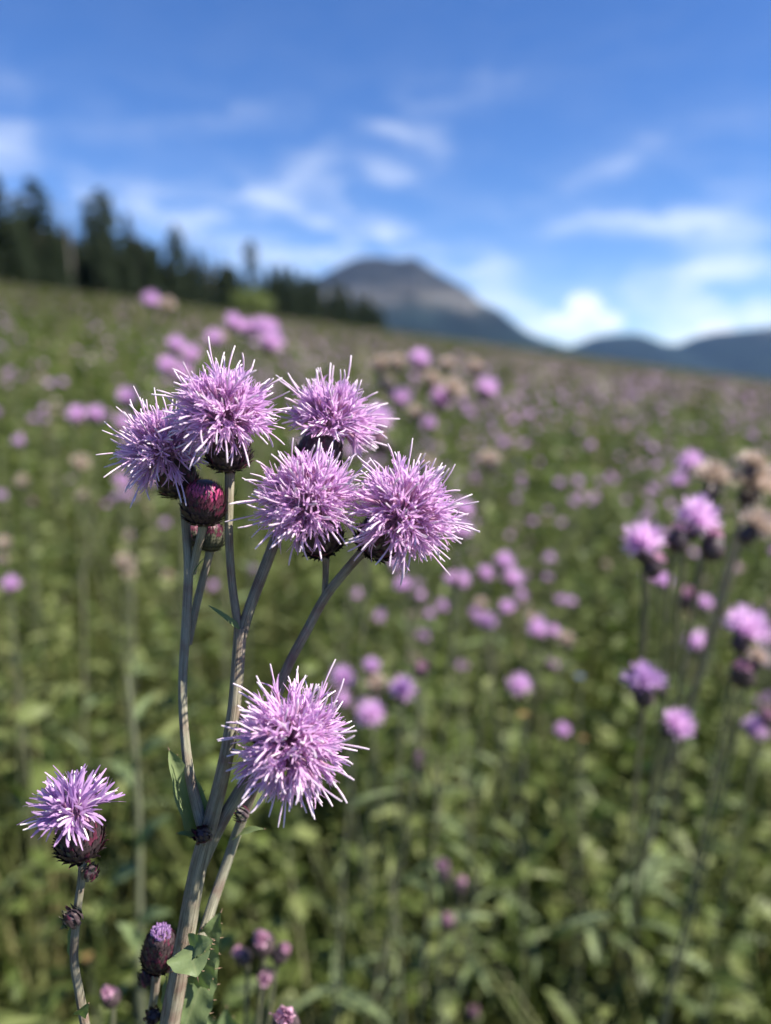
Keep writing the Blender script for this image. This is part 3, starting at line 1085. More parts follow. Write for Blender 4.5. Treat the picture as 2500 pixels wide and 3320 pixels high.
def bud(root, base, axis, s, seed, H=9.6, Rm=4.2, scheme=None, rows=10, single=True, label=None, tip=None, name='bud'):
    r = np.random.default_rng(seed)
    mb, im = involucre(H, Rm, .42, M['bract'])
    o = mb.build(name, [im])
    place(o, base, axis, s, root, r.uniform(0, 6.28))
    add_bracts(o, H, Rm, .42, rows, r, scheme or (lambda f, q: 'dark'), single, True, .72)
    if tip:
        n = 90
        t = MB()
        a = r.uniform(0, 6.28, n); rr = 2.3 * np.sqrt(r.uniform(0, 1, n))
        P0 = np.stack([rr * np.cos(a), rr * np.sin(a), np.full(n, H * .9)], -1)
        d = norm(np.stack([rr * np.cos(a) * .10, rr * np.sin(a) * .10, np.ones(n)], -1) + r.normal(0, .08, (n, 3)))
        L_ = (tip[1] * (1.15 - (rr / 2.6) ** 2 * .5) * r.uniform(.85, 1.1, n))[:, None, None]
        P = P0[:, None] + d[:, None] * L_ * np.linspace(0, 1, 4)[None, :, None]
        V = tubes(P, np.broadcast_to(np.array([.25, .28, .26, .12]), (n, 4)), 5) * MM_
        A = np.zeros(V.shape); A[..., 0] = r.uniform(.2, 1, (n, 1))
        t.add(V, (grid_faces(4, 5, True)[None] + (np.arange(n) * 20)[:, None, None]).reshape(-1, 4), A=A)
        tag(t.build('florets', [tip[0]], o), kind='stuff')
    if label: o['label'] = label
    return o


def knob(root, base, axis, s, seed, label=None):
    """tiny undeveloped bud of upright pointed scales"""
    r = np.random.default_rng(seed)
    mb, im = involucre(3.2, 1.6, .4, M['bract'])
    mats = [M['bract'], M['bract_wine'], M['bract_green']]
    for row, (n, rad, L, z, out) in enumerate([(9, 1.6, 2.6, .4, .5), (8, 1.4, 2.8, 1.2, .25), (6, .9, 2.4, 2.0, .05)]):
        for k in range(n):
            a = k / n * 6.283 + row * .4 + r.normal(0, .1)
            rd = np.array([math.cos(a), math.sin(a), 0]); sdv = np.array([-rd[1], rd[0], 0])
            p = rd * rad + np.array([0, 0, z])
            l = L * r.uniform(.8, 1.25)
            q1 = p + rd * out * .8 + np.array([0, 0, l * .5]); q2 = p + rd * (out * .6 + r.uniform(-.5, .4)) + np.array([0, 0, l])
            mb.add(np.array([p - sdv * .45, p + rd * .2, p + sdv * .45, q1 - sdv * .36, q1 + rd * .2, q1 + sdv * .36, q2]) * MM_,
                   [(0, 1, 4, 3), (1, 2, 5, 4)], [(3, 4, 6), (4, 5, 6)], m=int(r.choice([0, 0, 1, 2])))
    o = mb.build('small_bud', mats)
    place(o, base, axis, s, root)
    if label: o['label'] = label
    return o


def stem(root, pts, name='branch', mat='stem', to_ground=False, **kw):
    """pts: (px, py, depth, width in photograph pixels)"""
    P = [at(x, y, d) for x, y, d, w in pts]
    rad = [w / 2 / FPX * d * .9 for x, y, d, w in pts]
    if to_ground:
        g = root.location
        last, prev = P[-1], P[-2]
        dz = last.z - g.z
        end = Vector((g.x, g.y, g.z - .02))
        go = (last - prev).normalized() * dz
        for f in (.04, .09, .16, .28, .45, .68, 1.0):
            w_ = 1 - f
            P.append((last + go * f).lerp(last.lerp(end, f), min(1, f * 2.2)))
            rad.append(rad[len(pts) - 1] * (1 + .35 * f))
    mb = MB()
    stem_tube(mb, [p - root.location for p in P], rad, **kw)
    return mb.build(name, [M[mat]], root)


def big_leaf(root, p0, p1, width, normal, fold=.5, curl=.15, lobes=5, seed=0, name='leaf', spines=True, label=None, twist=0.0, shape='lance', tint=.55):
    """leaf from p0 to p1 (points), blade turned so that its upper side faces normal"""
    r = np.random.default_rng(seed)
    p0, p1 = np.array(p0), np.array(p1)
    x = p1 - p0
    L_ = np.linalg.norm(x); x = x / L_
    z = np.array(normal, float); z = norm(z - (z @ x) * x)
    y = np.cross(z, x)
    nl, nw = 26, 7
    V, ac, al = leaf_grid(L_, width, nl, nw, fold, 0, .045, lobes, shape, .14)
    V[:, 2] += curl * L_ * (al - al ** 2) * 2
    V[:, 2] += r.normal(0, .004, len(V)) * width
    W = V[:, :1] * x + V[:, 1:2] * y + V[:, 2:3] * z + p0 - np.array(root.location)
    mb = MB().add(W, grid_faces(nl, nw, False), A=np.stack([np.clip(tint + r.normal(0, .03, len(W)), 0, 1), ac, al], 1), m=0)
    if spines:
        G = W.reshape(nl, nw, 3)
        for e in (0, nw - 1):
            inn = 1 if e == 0 else nw - 2
            for k in range(3, nl, 4):
                o_ = norm(G[k, e] - G[k, inn]) + x * .6
                ln = width * r.uniform(.05, .12)
                s = x * width * .018
                mb.add([G[k, e] - s, G[k, e] + s, G[k, e] + norm(o_) * ln + z * ln * r.normal(0, .3), G[k, e] + z * width * .015], T=[(0, 1, 2), (1, 3, 2), (3, 0, 2)], m=1, A=np.zeros((4, 3)))
        tipp = G[-1, nw // 2]
        mb.add([tipp - y * .0002, tipp + y * .0002, tipp + x * width * .14, tipp + z * .0003], T=[(0, 1, 2), (1, 3, 2), (3, 0, 2)], m=1, A=np.zeros((4, 3)))
    o = mb.build(name, [M['leaf'], M['spine']], root)
    if label: o['label'] = label
    return o


# ------------------------------------------------------------------ the thistle in front
def build_main():
    b = at(545, 3320, .186)
    gx, gy = b.x - .01, b.y + .03
    root = empty('thistle_plant', (gx, gy, float(ground(gx, gy))))
    tag(root, 'sharp tall thistle with six open lilac heads on ribbed grey stems', 'thistle')
    stem(root, [(780, 2035, .177, 44), (772, 2150, .177, 44), (760, 2300, .177, 45), (735, 2450, .177, 48), (700, 2600, .178, 52), (668, 2720, .179, 58),
                (640, 2830, .180, 58), (608, 3000, .182, 62), (582, 3150, .184, 64), (552, 3320, .186, 68)], 'main_stem', to_ground=True)
    # branches
    stem(root, [(745, 1512, .1775, 36), (742, 1700, .178, 30), (749, 1850, .178, 29), (762, 1965, .1775, 30), (778, 2060, .177, 32)], flutes=8)
    stem(root, [(1000, 1560, .192, 34), (960, 1610, .189, 34), (912, 1705, .184, 37), (860, 1838, .180, 38), (808, 1975, .178, 38), (780, 2070, .177, 38)], flutes=8)
    stem(root, [(598, 1596, .184, 40), (603, 1720, .184, 30), (611, 1840, .183, 32), (605, 2000, .182, 32), (592, 2200, .181, 30), (596, 2350, .180, 31),
                (613, 2500, .179, 34), (640, 2620, .179, 38), (664, 2710, .179, 40)], flutes=7, mat='stem_pale')
    stem(root, [(1198, 1772, .180, 46), (1150, 1818, .180, 34), (1058, 1930, .181, 34), (992, 2050, .182, 34), (930, 2170, .182, 35), (878, 2320, .181, 37), (832, 2470, .180, 40),
                (762, 2590, .180, 44), (700, 2700, .180, 48), (655, 2800, .181, 46)], flutes=8)
    stem(root, [(1055, 1776, .181, 34), (1056, 1840, .182, 22), (1053, 1930, .182, 21)], flutes=7)
    stem(root, [(893, 2428, .178, 38), (868, 2480, .180, 33), (820, 2570, .186, 32), (772, 2690, .191, 34), (735, 2800, .192, 34), (690, 2930, .190, 36), (655, 3040, .187, 38), (612, 3130, .185, 36)], flutes=7, mat='stem_pale')
    stem(root, [(660, 1692, .178, 36), (650, 1740, .179, 28), (636, 1800, .182, 27), (622, 1860, .183, 26)], flutes=7, mat='stem_pale')
    stem(root, [(680, 1785, .186, 30), (670, 1830, .186, 26), (650, 1905, .1855, 27), (632, 1985, .185, 26), (612, 2090, .184, 22)], flutes=7, mat='stem_pale')
    stem(root, [(636, 1700, .190, 18), (632, 1780, .189, 18), (618, 1860, .186, 18)], flutes=7)
    # open heads
    flower_head(root, at(745, 1522, .1775), cdir(.02, .86, .50), 1.03, 1, N=260, zc=13.2, label='tallest flower head, a wide pompom on an upright stem')
    flower_head(root, at(598, 1604, .184), cdir(-.28, .84, .46), .97, 2, N=250, zc=12.4, label='flower head leaning out over the red bud')
    flower_head(root, at(1008, 1545, .192), cdir(.36, .91, .10), 1.08, 3, N=245, Rm=5.4, zc=13.2, Rc=10.2, thmax=1.8, label='flower head with broad blackish cup showing, behind another head')
    flower_head(root, at(1055, 1784, .181), cdir(-.20, .74, .64), 1.04, 4, N=260, zc=14.6, Rc=11.2, label='flower head facing outward in front of the dark-cupped head')
    flower_head(root, at(1192, 1780, .180), cdir(.58, .58, .57), 1.06, 5, N=265, zc=14.0, Rc=11.2, thmax=2.1, label='flower head leaning out on a slanting side branch')
    flower_head(root, at(895, 2424, .1775), cdir(.36, .38, .86), 1.08, 6, N=265, zc=13.8, Rc=11.2, thmax=2.1, label='lowest flower head, turned to show its full face')
    # buds
    pink = lambda f, q: 'pink' if f > .70 + q.normal(0, .04) else ('wine' if f > .45 + q.normal(0, .12) else 'dark')
    bud(root, at(657, 1700, .178), cdir(.14, .92, .36), 1.08, 31, H=10.0, Rm=4.35, scheme=pink, rows=13, label='rounded dark bud with bright magenta top')
    gre = lambda f, q: 'wine' if f > .62 + q.normal(0, .1) else 'green'
    bud(root, at(682, 1786, .186), cdir(.10, .96, .25), .82, 32, H=9.0, Rm=3.8, scheme=gre, rows=9, single=True, label='smaller greenish bud with purple top')
    bud(root, at(634, 1772, .190), cdir(-.1, .98, .1), .62, 33, H=9.0, Rm=3.6, scheme=gre, rows=8, single=False)
    bud(root, at(1196, 1800, .183), cdir(-.25, .85, .3), .38, 34, scheme=lambda f, q: 'wine', rows=7, single=False)
    knob(root, at(664, 2712, .1755), cdir(-.05, .55, .83), 1.15, 41)
    knob(root, at(800, 2650, .186), cdir(-.7, .6, .4), .95, 42)
    # leaves and bracts
    big_leaf(root, at(655, 2712, .181), at(548, 2432, .176), .0080, cdir(.62, .2, .75), .8, -.10, 3, 1, label='folded spiny leaf in the fork', tint=.8)
    big_leaf(root, at(628, 3190, .190), at(716, 2958, .186), .0095, cdir(-.1, .25, .95), .35, .08, 4, 2, name='leaf')
    big_leaf(root, at(600, 3330, .188), at(705, 3060, .194), .0105, cdir(-.1, .25, .95), .35, .05, 4, 7, name='leaf')
    big_leaf(root, at(618, 3062, .178), at(640, 3168, .172), .0105, cdir(.1, .35, .93), .25, .25, 2, 3, label='short broad spiny leaf clasping the stem', shape='ovate', tint=.62)
    big_leaf(root, at(618, 3072, .178), at(692, 3050, .174), .0055, cdir(.0, .5, .85), .3, .2, 2, 4, name='leaf')
    big_leaf(root, at(668, 2728, .177), at(574, 2702, .173), .0028, cdir(.1, .9, .3), .4, .1, 2, 5, name='leaf', tint=.35)
    big_leaf(root, at(752, 2720, .191), at(858, 2688, .188), .0030, cdir(.0, .9, .4), .4, .15, 2, 6, name='leaf')
    big_leaf(root, at(776, 2040, .1755), at(674, 1962, .172), .0017, cdir(.3, .6, .6), .5, .05, 0, 8, name='leaf', spines=False, tint=.4)
    big_leaf(root, at(628, 1862, .182), at(668, 1805, .179), .0008, cdir(-.5, .5, .6), .4, .1, 0, 9, name='leaf', spines=False, tint=.1)
    big_leaf(root, at(757, 1612, .1765), at(766, 1572, .174), .0008, cdir(.8, .1, .6), .4, .1, 0, 10, name='leaf', spines=False, tint=.1)
    big_leaf(root, at(560, 3300, .187), at(540, 3170, .186), .004, cdir(-.6, .1, .7), .4, .1, 3, 11, name='leaf')


build_main()


def build_left():
    b = at(280, 3320, .18)
    gx, gy = b.x, b.y + .03
    root = empty('thistle_plant', (gx, gy, float(ground(gx, gy))))
    tag(root, 'thistle with one half-open ragged violet head above a blackish cup', 'thistle')
    stem(root, [(270, 2768, .1745, 30), (264, 2850, .175, 28), (252, 2940, .176, 28), (243, 3040, .177, 29), (241, 3120, .178, 30), (256, 3210, .179, 31), (276, 3320, .18, 33)], 'main_stem', to_ground=True, flutes=8)
    flower_head(root, at(270, 2776, .1745), cdir(-.05, .95, .30), 1.12, 71, N=46, H=9.4, Rm=4.3, neck=.88, zc=10.6, Rc=8.9, thmax=1.36, single=46, rows=8, bract_single=True,
                lobe=5.4, style=(.2, 1.6), nstyle=.55, inner=.1, wl=.75, spread=(.12, .42), disc=3.6, mats=[M['lobe_violet'], M['tube'], M['pollen']], label='half-open violet head with white pollen tips')
    knob(root, at(284, 2845, .1745), cdir(.45, .85, .25), 1.0, 43)
    knob(root, at(246, 2990, .1745), cdir(-.2, .8, .55), 1.15, 44)
    big_leaf(root, at(246, 2988, .175), at(196, 3012, .172), .0022, cdir(.0, .9, .4), .4, .1, 2, 15, name='leaf', tint=.5)
    big_leaf(root, at(236, 3110, .179), at(232, 2990, .178), .0022, cdir(-.7, .1, .6), .6, .05, 2, 16, name='leaf', tint=.45)
    big_leaf(root, at(258, 3290, .177), at(288, 3252, .173), .003, cdir(.3, .3, .9), .4, .1, 2, 17, name='leaf', tint=.35)


build_left()


def build_low_bud():
    b = at(490, 3320, .205)
    root = empty('thistle_plant', (b.x, b.y + .03, float(ground(b.x, b.y + .03))))
    tag(root, 'thistle bearing one tall blackish bud with violet tip beside ribbed stem', 'thistle')
    stem(root, [(511, 3132, .195, 30), (498, 3240, .199, 29), (486, 3320, .205, 30)], 'main_stem', to_ground=True, flutes=8, mat='stem_pale')
    bud(root, at(510, 3140, .195), cdir(.18, .93, .30), 1.0, 51, H=12.5, Rm=4.2, rows=15, scheme=lambda f, q: 'wine' if q.uniform() < .3 else 'dark', single=False, tip=(M['lobe_violet'], 2.2))
    knob(root, at(478, 3190, .2), cdir(-.2, .9, .2), 1.1, 52)
    knob(root, at(498, 3300, .196), cdir(.2, .6, .7), 1.2, 53)


build_low_bud()


# ------------------------------------------------------------------ thistles further back
def soft_head(kind, seed, n):
    """one mesh: dark cup + florets; base at the origin, axis +z, in metres"""
    r = np.random.default_rng(seed)
    H, Rm = 10.5, 4.7
    mb = MB()
    zs = np.array([0, .06, .2, .42, .7, 1.0]) * H
    nk = .42 if kind == 'bud' else .8
    rs = inv_r(zs, H, Rm, nk)
    th = np.arange(10) * 2 * np.pi / 10
    V = np.stack([rs[:, None] * np.cos(th), rs[:, None] * np.sin(th), np.broadcast_to(zs[:, None], (6, 10))], -1) * MM_
    mb.add(V, grid_faces(6, 10, True), m=0)
    mb.add(np.vstack([V[-1], [[0, 0, H * 1.05 * MM_]]]), T=[(k, (k + 1) % 10, 10) for k in range(10)], m=1)
    if kind == 'bud':
        n = max(12, n // 4)
    i = np.arange(n) + .5
    tm = {'open': 2.1, 'seed': 1.5, 'bud': .5, 'young': 1.5}[kind]
    zc = {'open': 13.6, 'seed': 10.5, 'bud': 6.5, 'young': 10.5}[kind]
    Rc = {'open': 11.2, 'seed': 10.5, 'bud': 6.2, 'young': 9.5}[kind]
    tht = np.arccos(1 - i / n * (1 - math.cos(tm)))
    ph = i * 2.4 + r.normal(0, .3, n)
    d = norm(np.stack([np.sin(tht) * np.cos(ph), np.sin(tht) * np.sin(ph), np.cos(tht)], -1) + r.normal(0, .12 if kind != 'seed' else .28, (n, 3)))
    P0 = np.stack([3.2 * np.sqrt(i / n) * np.cos(ph), 3.2 * np.sqrt(i / n) * np.sin(ph), np.full(n, H * .96)], -1)
    E = np.array([0, 0, zc]) + d * (Rc * r.uniform(.75, 1.18, n))[:, None]
    Mid = P0 * .45 + E * .55 + np.array([0, 0, .8])
    w = norm(np.cross(d, r.normal(0, 1, (n, 3)))) * (.55 if n > 90 else .95)
    V = np.stack([P0 - w * .4, P0 + w * .4, Mid - w, Mid + w, E - w * .55, E + w * .55], 1) * MM_
    Q = (np.array([[0, 1, 3, 2], [2, 3, 5, 4]])[None] + (np.arange(n) * 6)[:, None, None]).reshape(-1, 4)
    A = np.zeros((n, 6, 3)); A[..., 0] = r.uniform(0, 1, (n, 1)); A[:, 4:, 0] += .2
    mb.add(V, Q, m=1, A=np.clip(A, 0, 1))
    fm = {'open': M['lobe'], 'young': M['lobe_violet'], 'seed': M['seed'], 'bud': M['bud_tip']}[kind]
    cm = M['bract']
    return mb.mesh('flower_head', [cm, fm])


M['bud_tip'] = mat_attr_ramp('bud_tip_pink', [(0, (.42, .20, .32)), (1, (.62, .38, .50))], rough=.5, trans=.3)
HEADS = {k: [soft_head(k, 900 + 10 * j + len(k), 190) for j in range(4)] for k in ('open', 'seed', 'bud', 'young')}
HEADS_FAR = {k: [soft_head(k, 950 + 10 * j + len(k), 46) for j in range(3)] for k in ('open', 'seed', 'bud', 'young')}
LEAVES = []
for k in range(5):
    r_ = np.random.default_rng(700 + k)
    V_, ac_, al_ = leaf_grid(1.0, r_.uniform(.14, .2), 12, 5, r_.uniform(.3, .6), r_.uniform(.2, .6), .12, 5, 'lance')
    LEAVES.append(MB().add(V_, grid_faces(12, 5, False), A=np.stack([np.full(len(V_), r_.uniform(.4, .8)), ac_, al_], 1)).mesh('leaf', [M['leaf']]))


def back_thistle(heads, label, group=None, drop=.35, leaf_n=7, base=None, lean=(0, 0), name='thistle_plant', stem_w=.0013, mat='stem_dull', far=False):
    """heads: (point, axis or None, kind, scale). Their stalks gather on one stem that goes down to the ground"""
    pts = [Vector(h[0]) for h in heads]
    c = sum(pts, Vector()) / len(pts)
    low = min(p.z for p in pts)
    if base is None:
        gx, gy = c.x + lean[0] + random.uniform(-.09, .09), c.y + lean[1] + random.uniform(-.02, .07)
    else:
        gx, gy = base
    g = Vector((gx, gy, float(ground(gx, gy))))
    root = empty(name, g)
    tag(root, label, 'thistle', group)
    hgt = max(.1, low - g.z)
    fork = Vector((gx * .35 + c.x * .65, gy * .35 + c.y * .65, low - min(drop * .5, hgt * .4)))
    mb = MB()
    mid = (fork + g) / 2 + Vector((random.uniform(-.015, .015), random.uniform(-.015, .015), 0))
    stem_tube(mb, [tuple(p - g) for p in (g - Vector((0, 0, .02)), mid, fork)], [stem_w * 1.4, stem_w * 1.2, stem_w], n=7, flutes=5, per=5, val=random.random())
    for (p, ax, kind, s), pt in zip(heads, pts):
        ax = Vector(ax) if ax is not None else Vector((random.uniform(-.5, .5), random.uniform(-.6, .3), 1)).normalized()
        ax = ax.normalized()
        bs = pt - ax * .0125 * s if kind != 'bud' else pt - ax * .006 * s
        t = random.uniform(0, .35)
        st_ = fork.lerp(mid, t)
        m_ = st_.lerp(bs, .55) + Vector((0, 0, -.012)) + (bs - st_) * 0
        stem_tube(mb, [tuple(q - g) for q in (st_, m_, bs)], [stem_w * .75, stem_w * .62, stem_w * .7], n=6, flutes=5, per=4, val=random.random())
    st = mb.build('stem', [M[mat]], root)
    for (p, ax, kind, s), pt in zip(heads, pts):
        ax = Vector(ax) if ax is not None else Vector((random.uniform(-.5, .5), random.uniform(-.6, .3), 1))
        ax = ax.normalized()
        bs = pt - ax * .0125 * s if kind != 'bud' else pt - ax * .006 * s
        o = link('bud' if kind == 'bud' else 'flower_head', random.choice((HEADS_FAR if far else HEADS)[kind]), root)
        place(o, bs, ax, s, root, random.uniform(0, 6.28))
    for k in range(leaf_n):
        t = random.uniform(.15, .92)
        p = (g.lerp(mid, t * 2) if t < .5 else mid.lerp(fork, t * 2 - 1)) - g
        a = k * 2.4 + random.random()
        o = link('leaf', random.choice(LEAVES), root)
        o.location = p
        o.rotation_euler = (random.uniform(-.3, .3), random.uniform(-.9, -.1), a)
        sc = random.uniform(.04, .075) * (1.2 - t * .6)
        o.scale = (sc, sc, sc)
    return root


def hit(px, py):
    """spot on the meadow floor seen at a photograph pixel"""
    d = at(px, py, 1) - CP
    t = CAM_H / -(d.z - SL_X * d.x - SL_Y * d.y)
    return d.x * t, d.y * t


def P_(lst, d):
    """heads given as photograph pixels: (px, py, kind, width px[, axis])"""
    out = []
    for h in lst:
        px, py, kind, w = h[:4]
        dd = d + random.uniform(-.02, .02) * d
        size = {'open': .0262, 'seed': .0235, 'bud': .0092, 'young': .0215}[kind]
        s = w / FPX * dd / size
        ax = cdir(*h[4]) if len(h) > 4 else None
        out.append((at(px, py, dd), ax, kind, s))
    return out


def build_back():
    bt = back_thistle
    # right-hand cluster
    bt(P_([(2448, 1560, 'seed', 170, (.1, .8, .5)), (2310, 1545, 'seed', 150, (0, .9, .2)), (2460, 1700, 'seed', 150, (.5, .6, .2)), (2440, 1500, 'seed', 120, (.2, .9, 0))], .45),
       'gone-over thistle with dark cups and shaggy tan heads at meadow right cluster', base=hit(1955, 3420), drop=.5, stem_w=.0022, mat='stem_pale')
    bt(P_([(2262, 1680, 'open', 165, (.25, .85, .4)), (2200, 1748, 'bud', 70), (2312, 1772, 'bud', 75)], .36),
       'thistle with one fluffy pink head between two dark buds', base=hit(1990, 3450), drop=.5)
    bt(P_([(2085, 1758, 'open', 160, (-.15, .9, .35)), (2122, 1835, 'bud', 60, (.4, .8, .3))], .36),
       'thistle with one pink dome head and a reddish bud on a straight stem', base=hit(2030, 3380), drop=.55)
    bt(P_([(2085, 2205, 'young', 160, (-.1, .95, .2)), (2195, 2350, 'open', 130, (.5, .6, .5))], .38),
       'thistle with a shaded violet head above a pink one on a slanting stem', base=hit(1930, 3480), drop=.4)
    bt(P_([(2420, 2040, 'open', 170, (.3, .9, .1)), (2455, 2130, 'seed', 90), (2408, 2185, 'bud', 80)], .43),
       'thistle with a dark-cupped pink head over a small bright bud', lean=(.0, .04), drop=.4)
    bt(P_([(2255, 2085, 'open', 80), (2220, 1945, 'bud', 60), (2285, 1955, 'open', 62), (2105, 1870, 'open', 60), (2150, 1885, 'open', 70)], .75),
       'small-headed thistle with five little pink heads behind the right cluster', lean=(.02, .05))
    bt(P_([(2450, 2360, 'open', 95), (2490, 2330, 'bud', 50)], .65), 'low thistle with one mauve head among pale leaves', lean=(.02, .04))
    bt(P_([(2240, 1500, 'open', 95), (2200, 1560, 'open', 70)], .75), 'thistle with two mauve heads behind the shaggy tan ones')
    # centre seed cluster
    bt(P_([(1232, 1178, 'seed', 75), (1285, 1172, 'seed', 70), (1360, 1165, 'open', 85), (1250, 1245, 'seed', 75), (1300, 1290, 'open', 80)], .8),
       'thistle with tan spent heads and a pink one rising above the meadow', lean=(.03, .04))
    bt(P_([(1400, 1228, 'seed', 80), (1470, 1258, 'seed', 95), (1430, 1292, 'open', 95), (1392, 1372, 'open', 60), (1350, 1335, 'seed', 70)], .78),
       'thistle with pale tan heads over a mauve head, mid meadow', lean=(.02, .04))
    bt(P_([(1452, 1178, 'seed', 65), (1538, 1188, 'seed', 70), (1580, 1262, 'open', 92, (.3, .9, .2))], .8),
       'thistle with two spent brown heads above one bright pink dome', lean=(.0, .05))
    bt(P_([(1222, 1362, 'open', 125, (.1, .9, .3)), (1238, 1440, 'bud', 55)], .48), 'thistle with pink head and red bud close behind the sharp plant', lean=(.0, .05))
    bt(P_([(1502, 1650, 'open', 80), (1495, 1722, 'open', 90)], .55), 'thistle with two stacked pink heads close behind the sharp plant', lean=(.01, .05))
    bt(P_([(1380, 1500, 'seed', 75), (1585, 1490, 'seed', 90)], .8), 'thistle with two faded brownish heads mid meadow')
    # upper left
    bt(P_([(850, 1065, 'open', 85), (880, 1108, 'open', 95), (800, 1065, 'open', 70), (757, 1045, 'open', 70), (880, 1065, 'open', 70)], .85), 'thistle with a tight bunch of bright pink heads below the conifers', lean=(0, .05))
    bt(P_([(692, 1098, 'open', 70), (720, 1090, 'seed', 50)], 1.0), 'thistle with two washed-out pink heads beside the bright bunch')
    bt(P_([(572, 1120, 'open', 75), (620, 1148, 'open', 70), (545, 1185, 'open', 80), (590, 1205, 'open', 85)], .8), 'thistle with four pink heads in a loose square', lean=(0, .05))
    bt(P_([(490, 975, 'open', 70), (545, 985, 'seed', 60)], 1.1), 'thistle with one pale pink head standing high against the conifers')
    bt(P_([(412, 1288, 'open', 80)], .8), 'thistle with a single round lilac head in the left meadow')
    bt(P_([(250, 1345, 'open', 75), (310, 1345, 'open', 75)], .8), 'thistle with two pale pink heads merged side by side')
    bt(P_([(400, 1372, 'open', 70), (395, 1560, 'open', 60), (262, 1500, 'seed', 70), (265, 1605, 'seed', 45)], 1.0), 'thistle with faint pink and tan heads in the left meadow')
    bt(P_([(35, 1895, 'open', 70)], .75), 'thistle with one small lilac head at the left meadow edge')
    bt(P_([(405, 1820, 'seed', 70), (420, 1860, 'seed', 50)], .9), 'thistle with a faded pinkish tuft in the left meadow')
    bt(P_([(10, 1760, 'seed', 60), (5, 1815, 'seed', 50)], .9), 'thistle with two faded heads one above the other')
    # middle
    bt(P_([(1462, 1880, 'open', 55), (1492, 1880, 'open', 80, (0, .9, .4))], .72), 'thistle with a tall pink head leaning on a pale one', lean=(0, .05))
    bt(P_([(1635, 1822, 'open', 78), (1660, 1876, 'open', 80), (1575, 1860, 'open', 65)], .8), 'thistle with three pink heads in a triangle', lean=(0, .05))
    bt(P_([(1645, 1972, 'open', 62), (1572, 2012, 'open', 75), (1558, 1955, 'seed', 55)], .78), 'thistle with two pink heads and a tan one below the triangle', lean=(0, .05))
    bt(P_([(1308, 1898, 'open', 68)], .75), 'thistle with one dusky pink head on a pale stem')
    bt(P_([(1745, 2042, 'open', 80), (1722, 2002, 'seed', 45), (1835, 2072, 'seed', 65), (1795, 2045, 'open', 50)], .75), 'thistle with pink head between tan spent ones', lean=(0, .05))
    bt(P_([(1110, 2200, 'open', 100), (1110, 2270, 'open', 70), (1205, 2160, 'open', 70), (1215, 2212, 'seed', 85)], .58), 'thistle with three pink heads and a tan spent one behind the lowest sharp head', lean=(.02, .05))
    bt(P_([(1200, 2312, 'open', 115, (-.1, .7, .7))], .52), 'thistle with one round pink head close behind the lowest sharp head', lean=(.01, .05))
    bt(P_([(1305, 2236, 'open', 105, (.1, .85, .4)), (1365, 2175, 'bud', 45)], .54), 'thistle with one pink dome and a tiny bud above it', lean=(.02, .05))
    bt(P_([(1685, 2225, 'open', 95)], .62), 'thistle with one lone pink dome over open greenery')
    bt(P_([(1825, 2368, 'open', 62)], .85), 'thistle with one small violet-pink head low in the greenery')
    bt(P_([(1355, 2470, 'bud', 42, (0, 1, .2))], .6), 'thistle with one rosy bud on a dark upright stem', mat='stem_dull')
    bt(P_([(1438, 2825, 'bud', 50, (-.1, 1, .2)), (1492, 2872, 'bud', 42), (1450, 2990, 'bud', 50)], .6), 'thistle with three blackish buds low in the greenery', leaf_n=5)
    bt(P_([(1532, 3285, 'bud', 45)], .65), 'thistle with one pink bud deep in the greenery')
    bt(P_([(915, 3105, 'bud', 45), (903, 3130, 'bud', 20)], .9), 'small thistle bud hidden among the low herbs', leaf_n=3)
    # lower left, near
    bt(P_([(358, 3232, 'bud', 62, (0, .75, .6))], .27), 'thistle with one glowing pink-white bud beside the violet head', leaf_n=5, lean=(0, .04))
    bt(P_([(852, 3058, 'bud', 78, (0, .7, .6)), (785, 3100, 'bud', 55, (-.4, .7, .4)), (912, 3092, 'bud', 55, (.5, .8, .3)), (862, 3165, 'bud', 55, (0, .3, .9))], .31),
       'thistle with a cluster of four dusty pink buds', leaf_n=8, lean=(-.02, .03), mat='stem_dull')
    bt(P_([(925, 3318, 'bud', 95, (0, .8, .5))], .21), 'thistle with one bright magenta bud just above the low leaves', leaf_n=2, lean=(0, .04))


build_back()


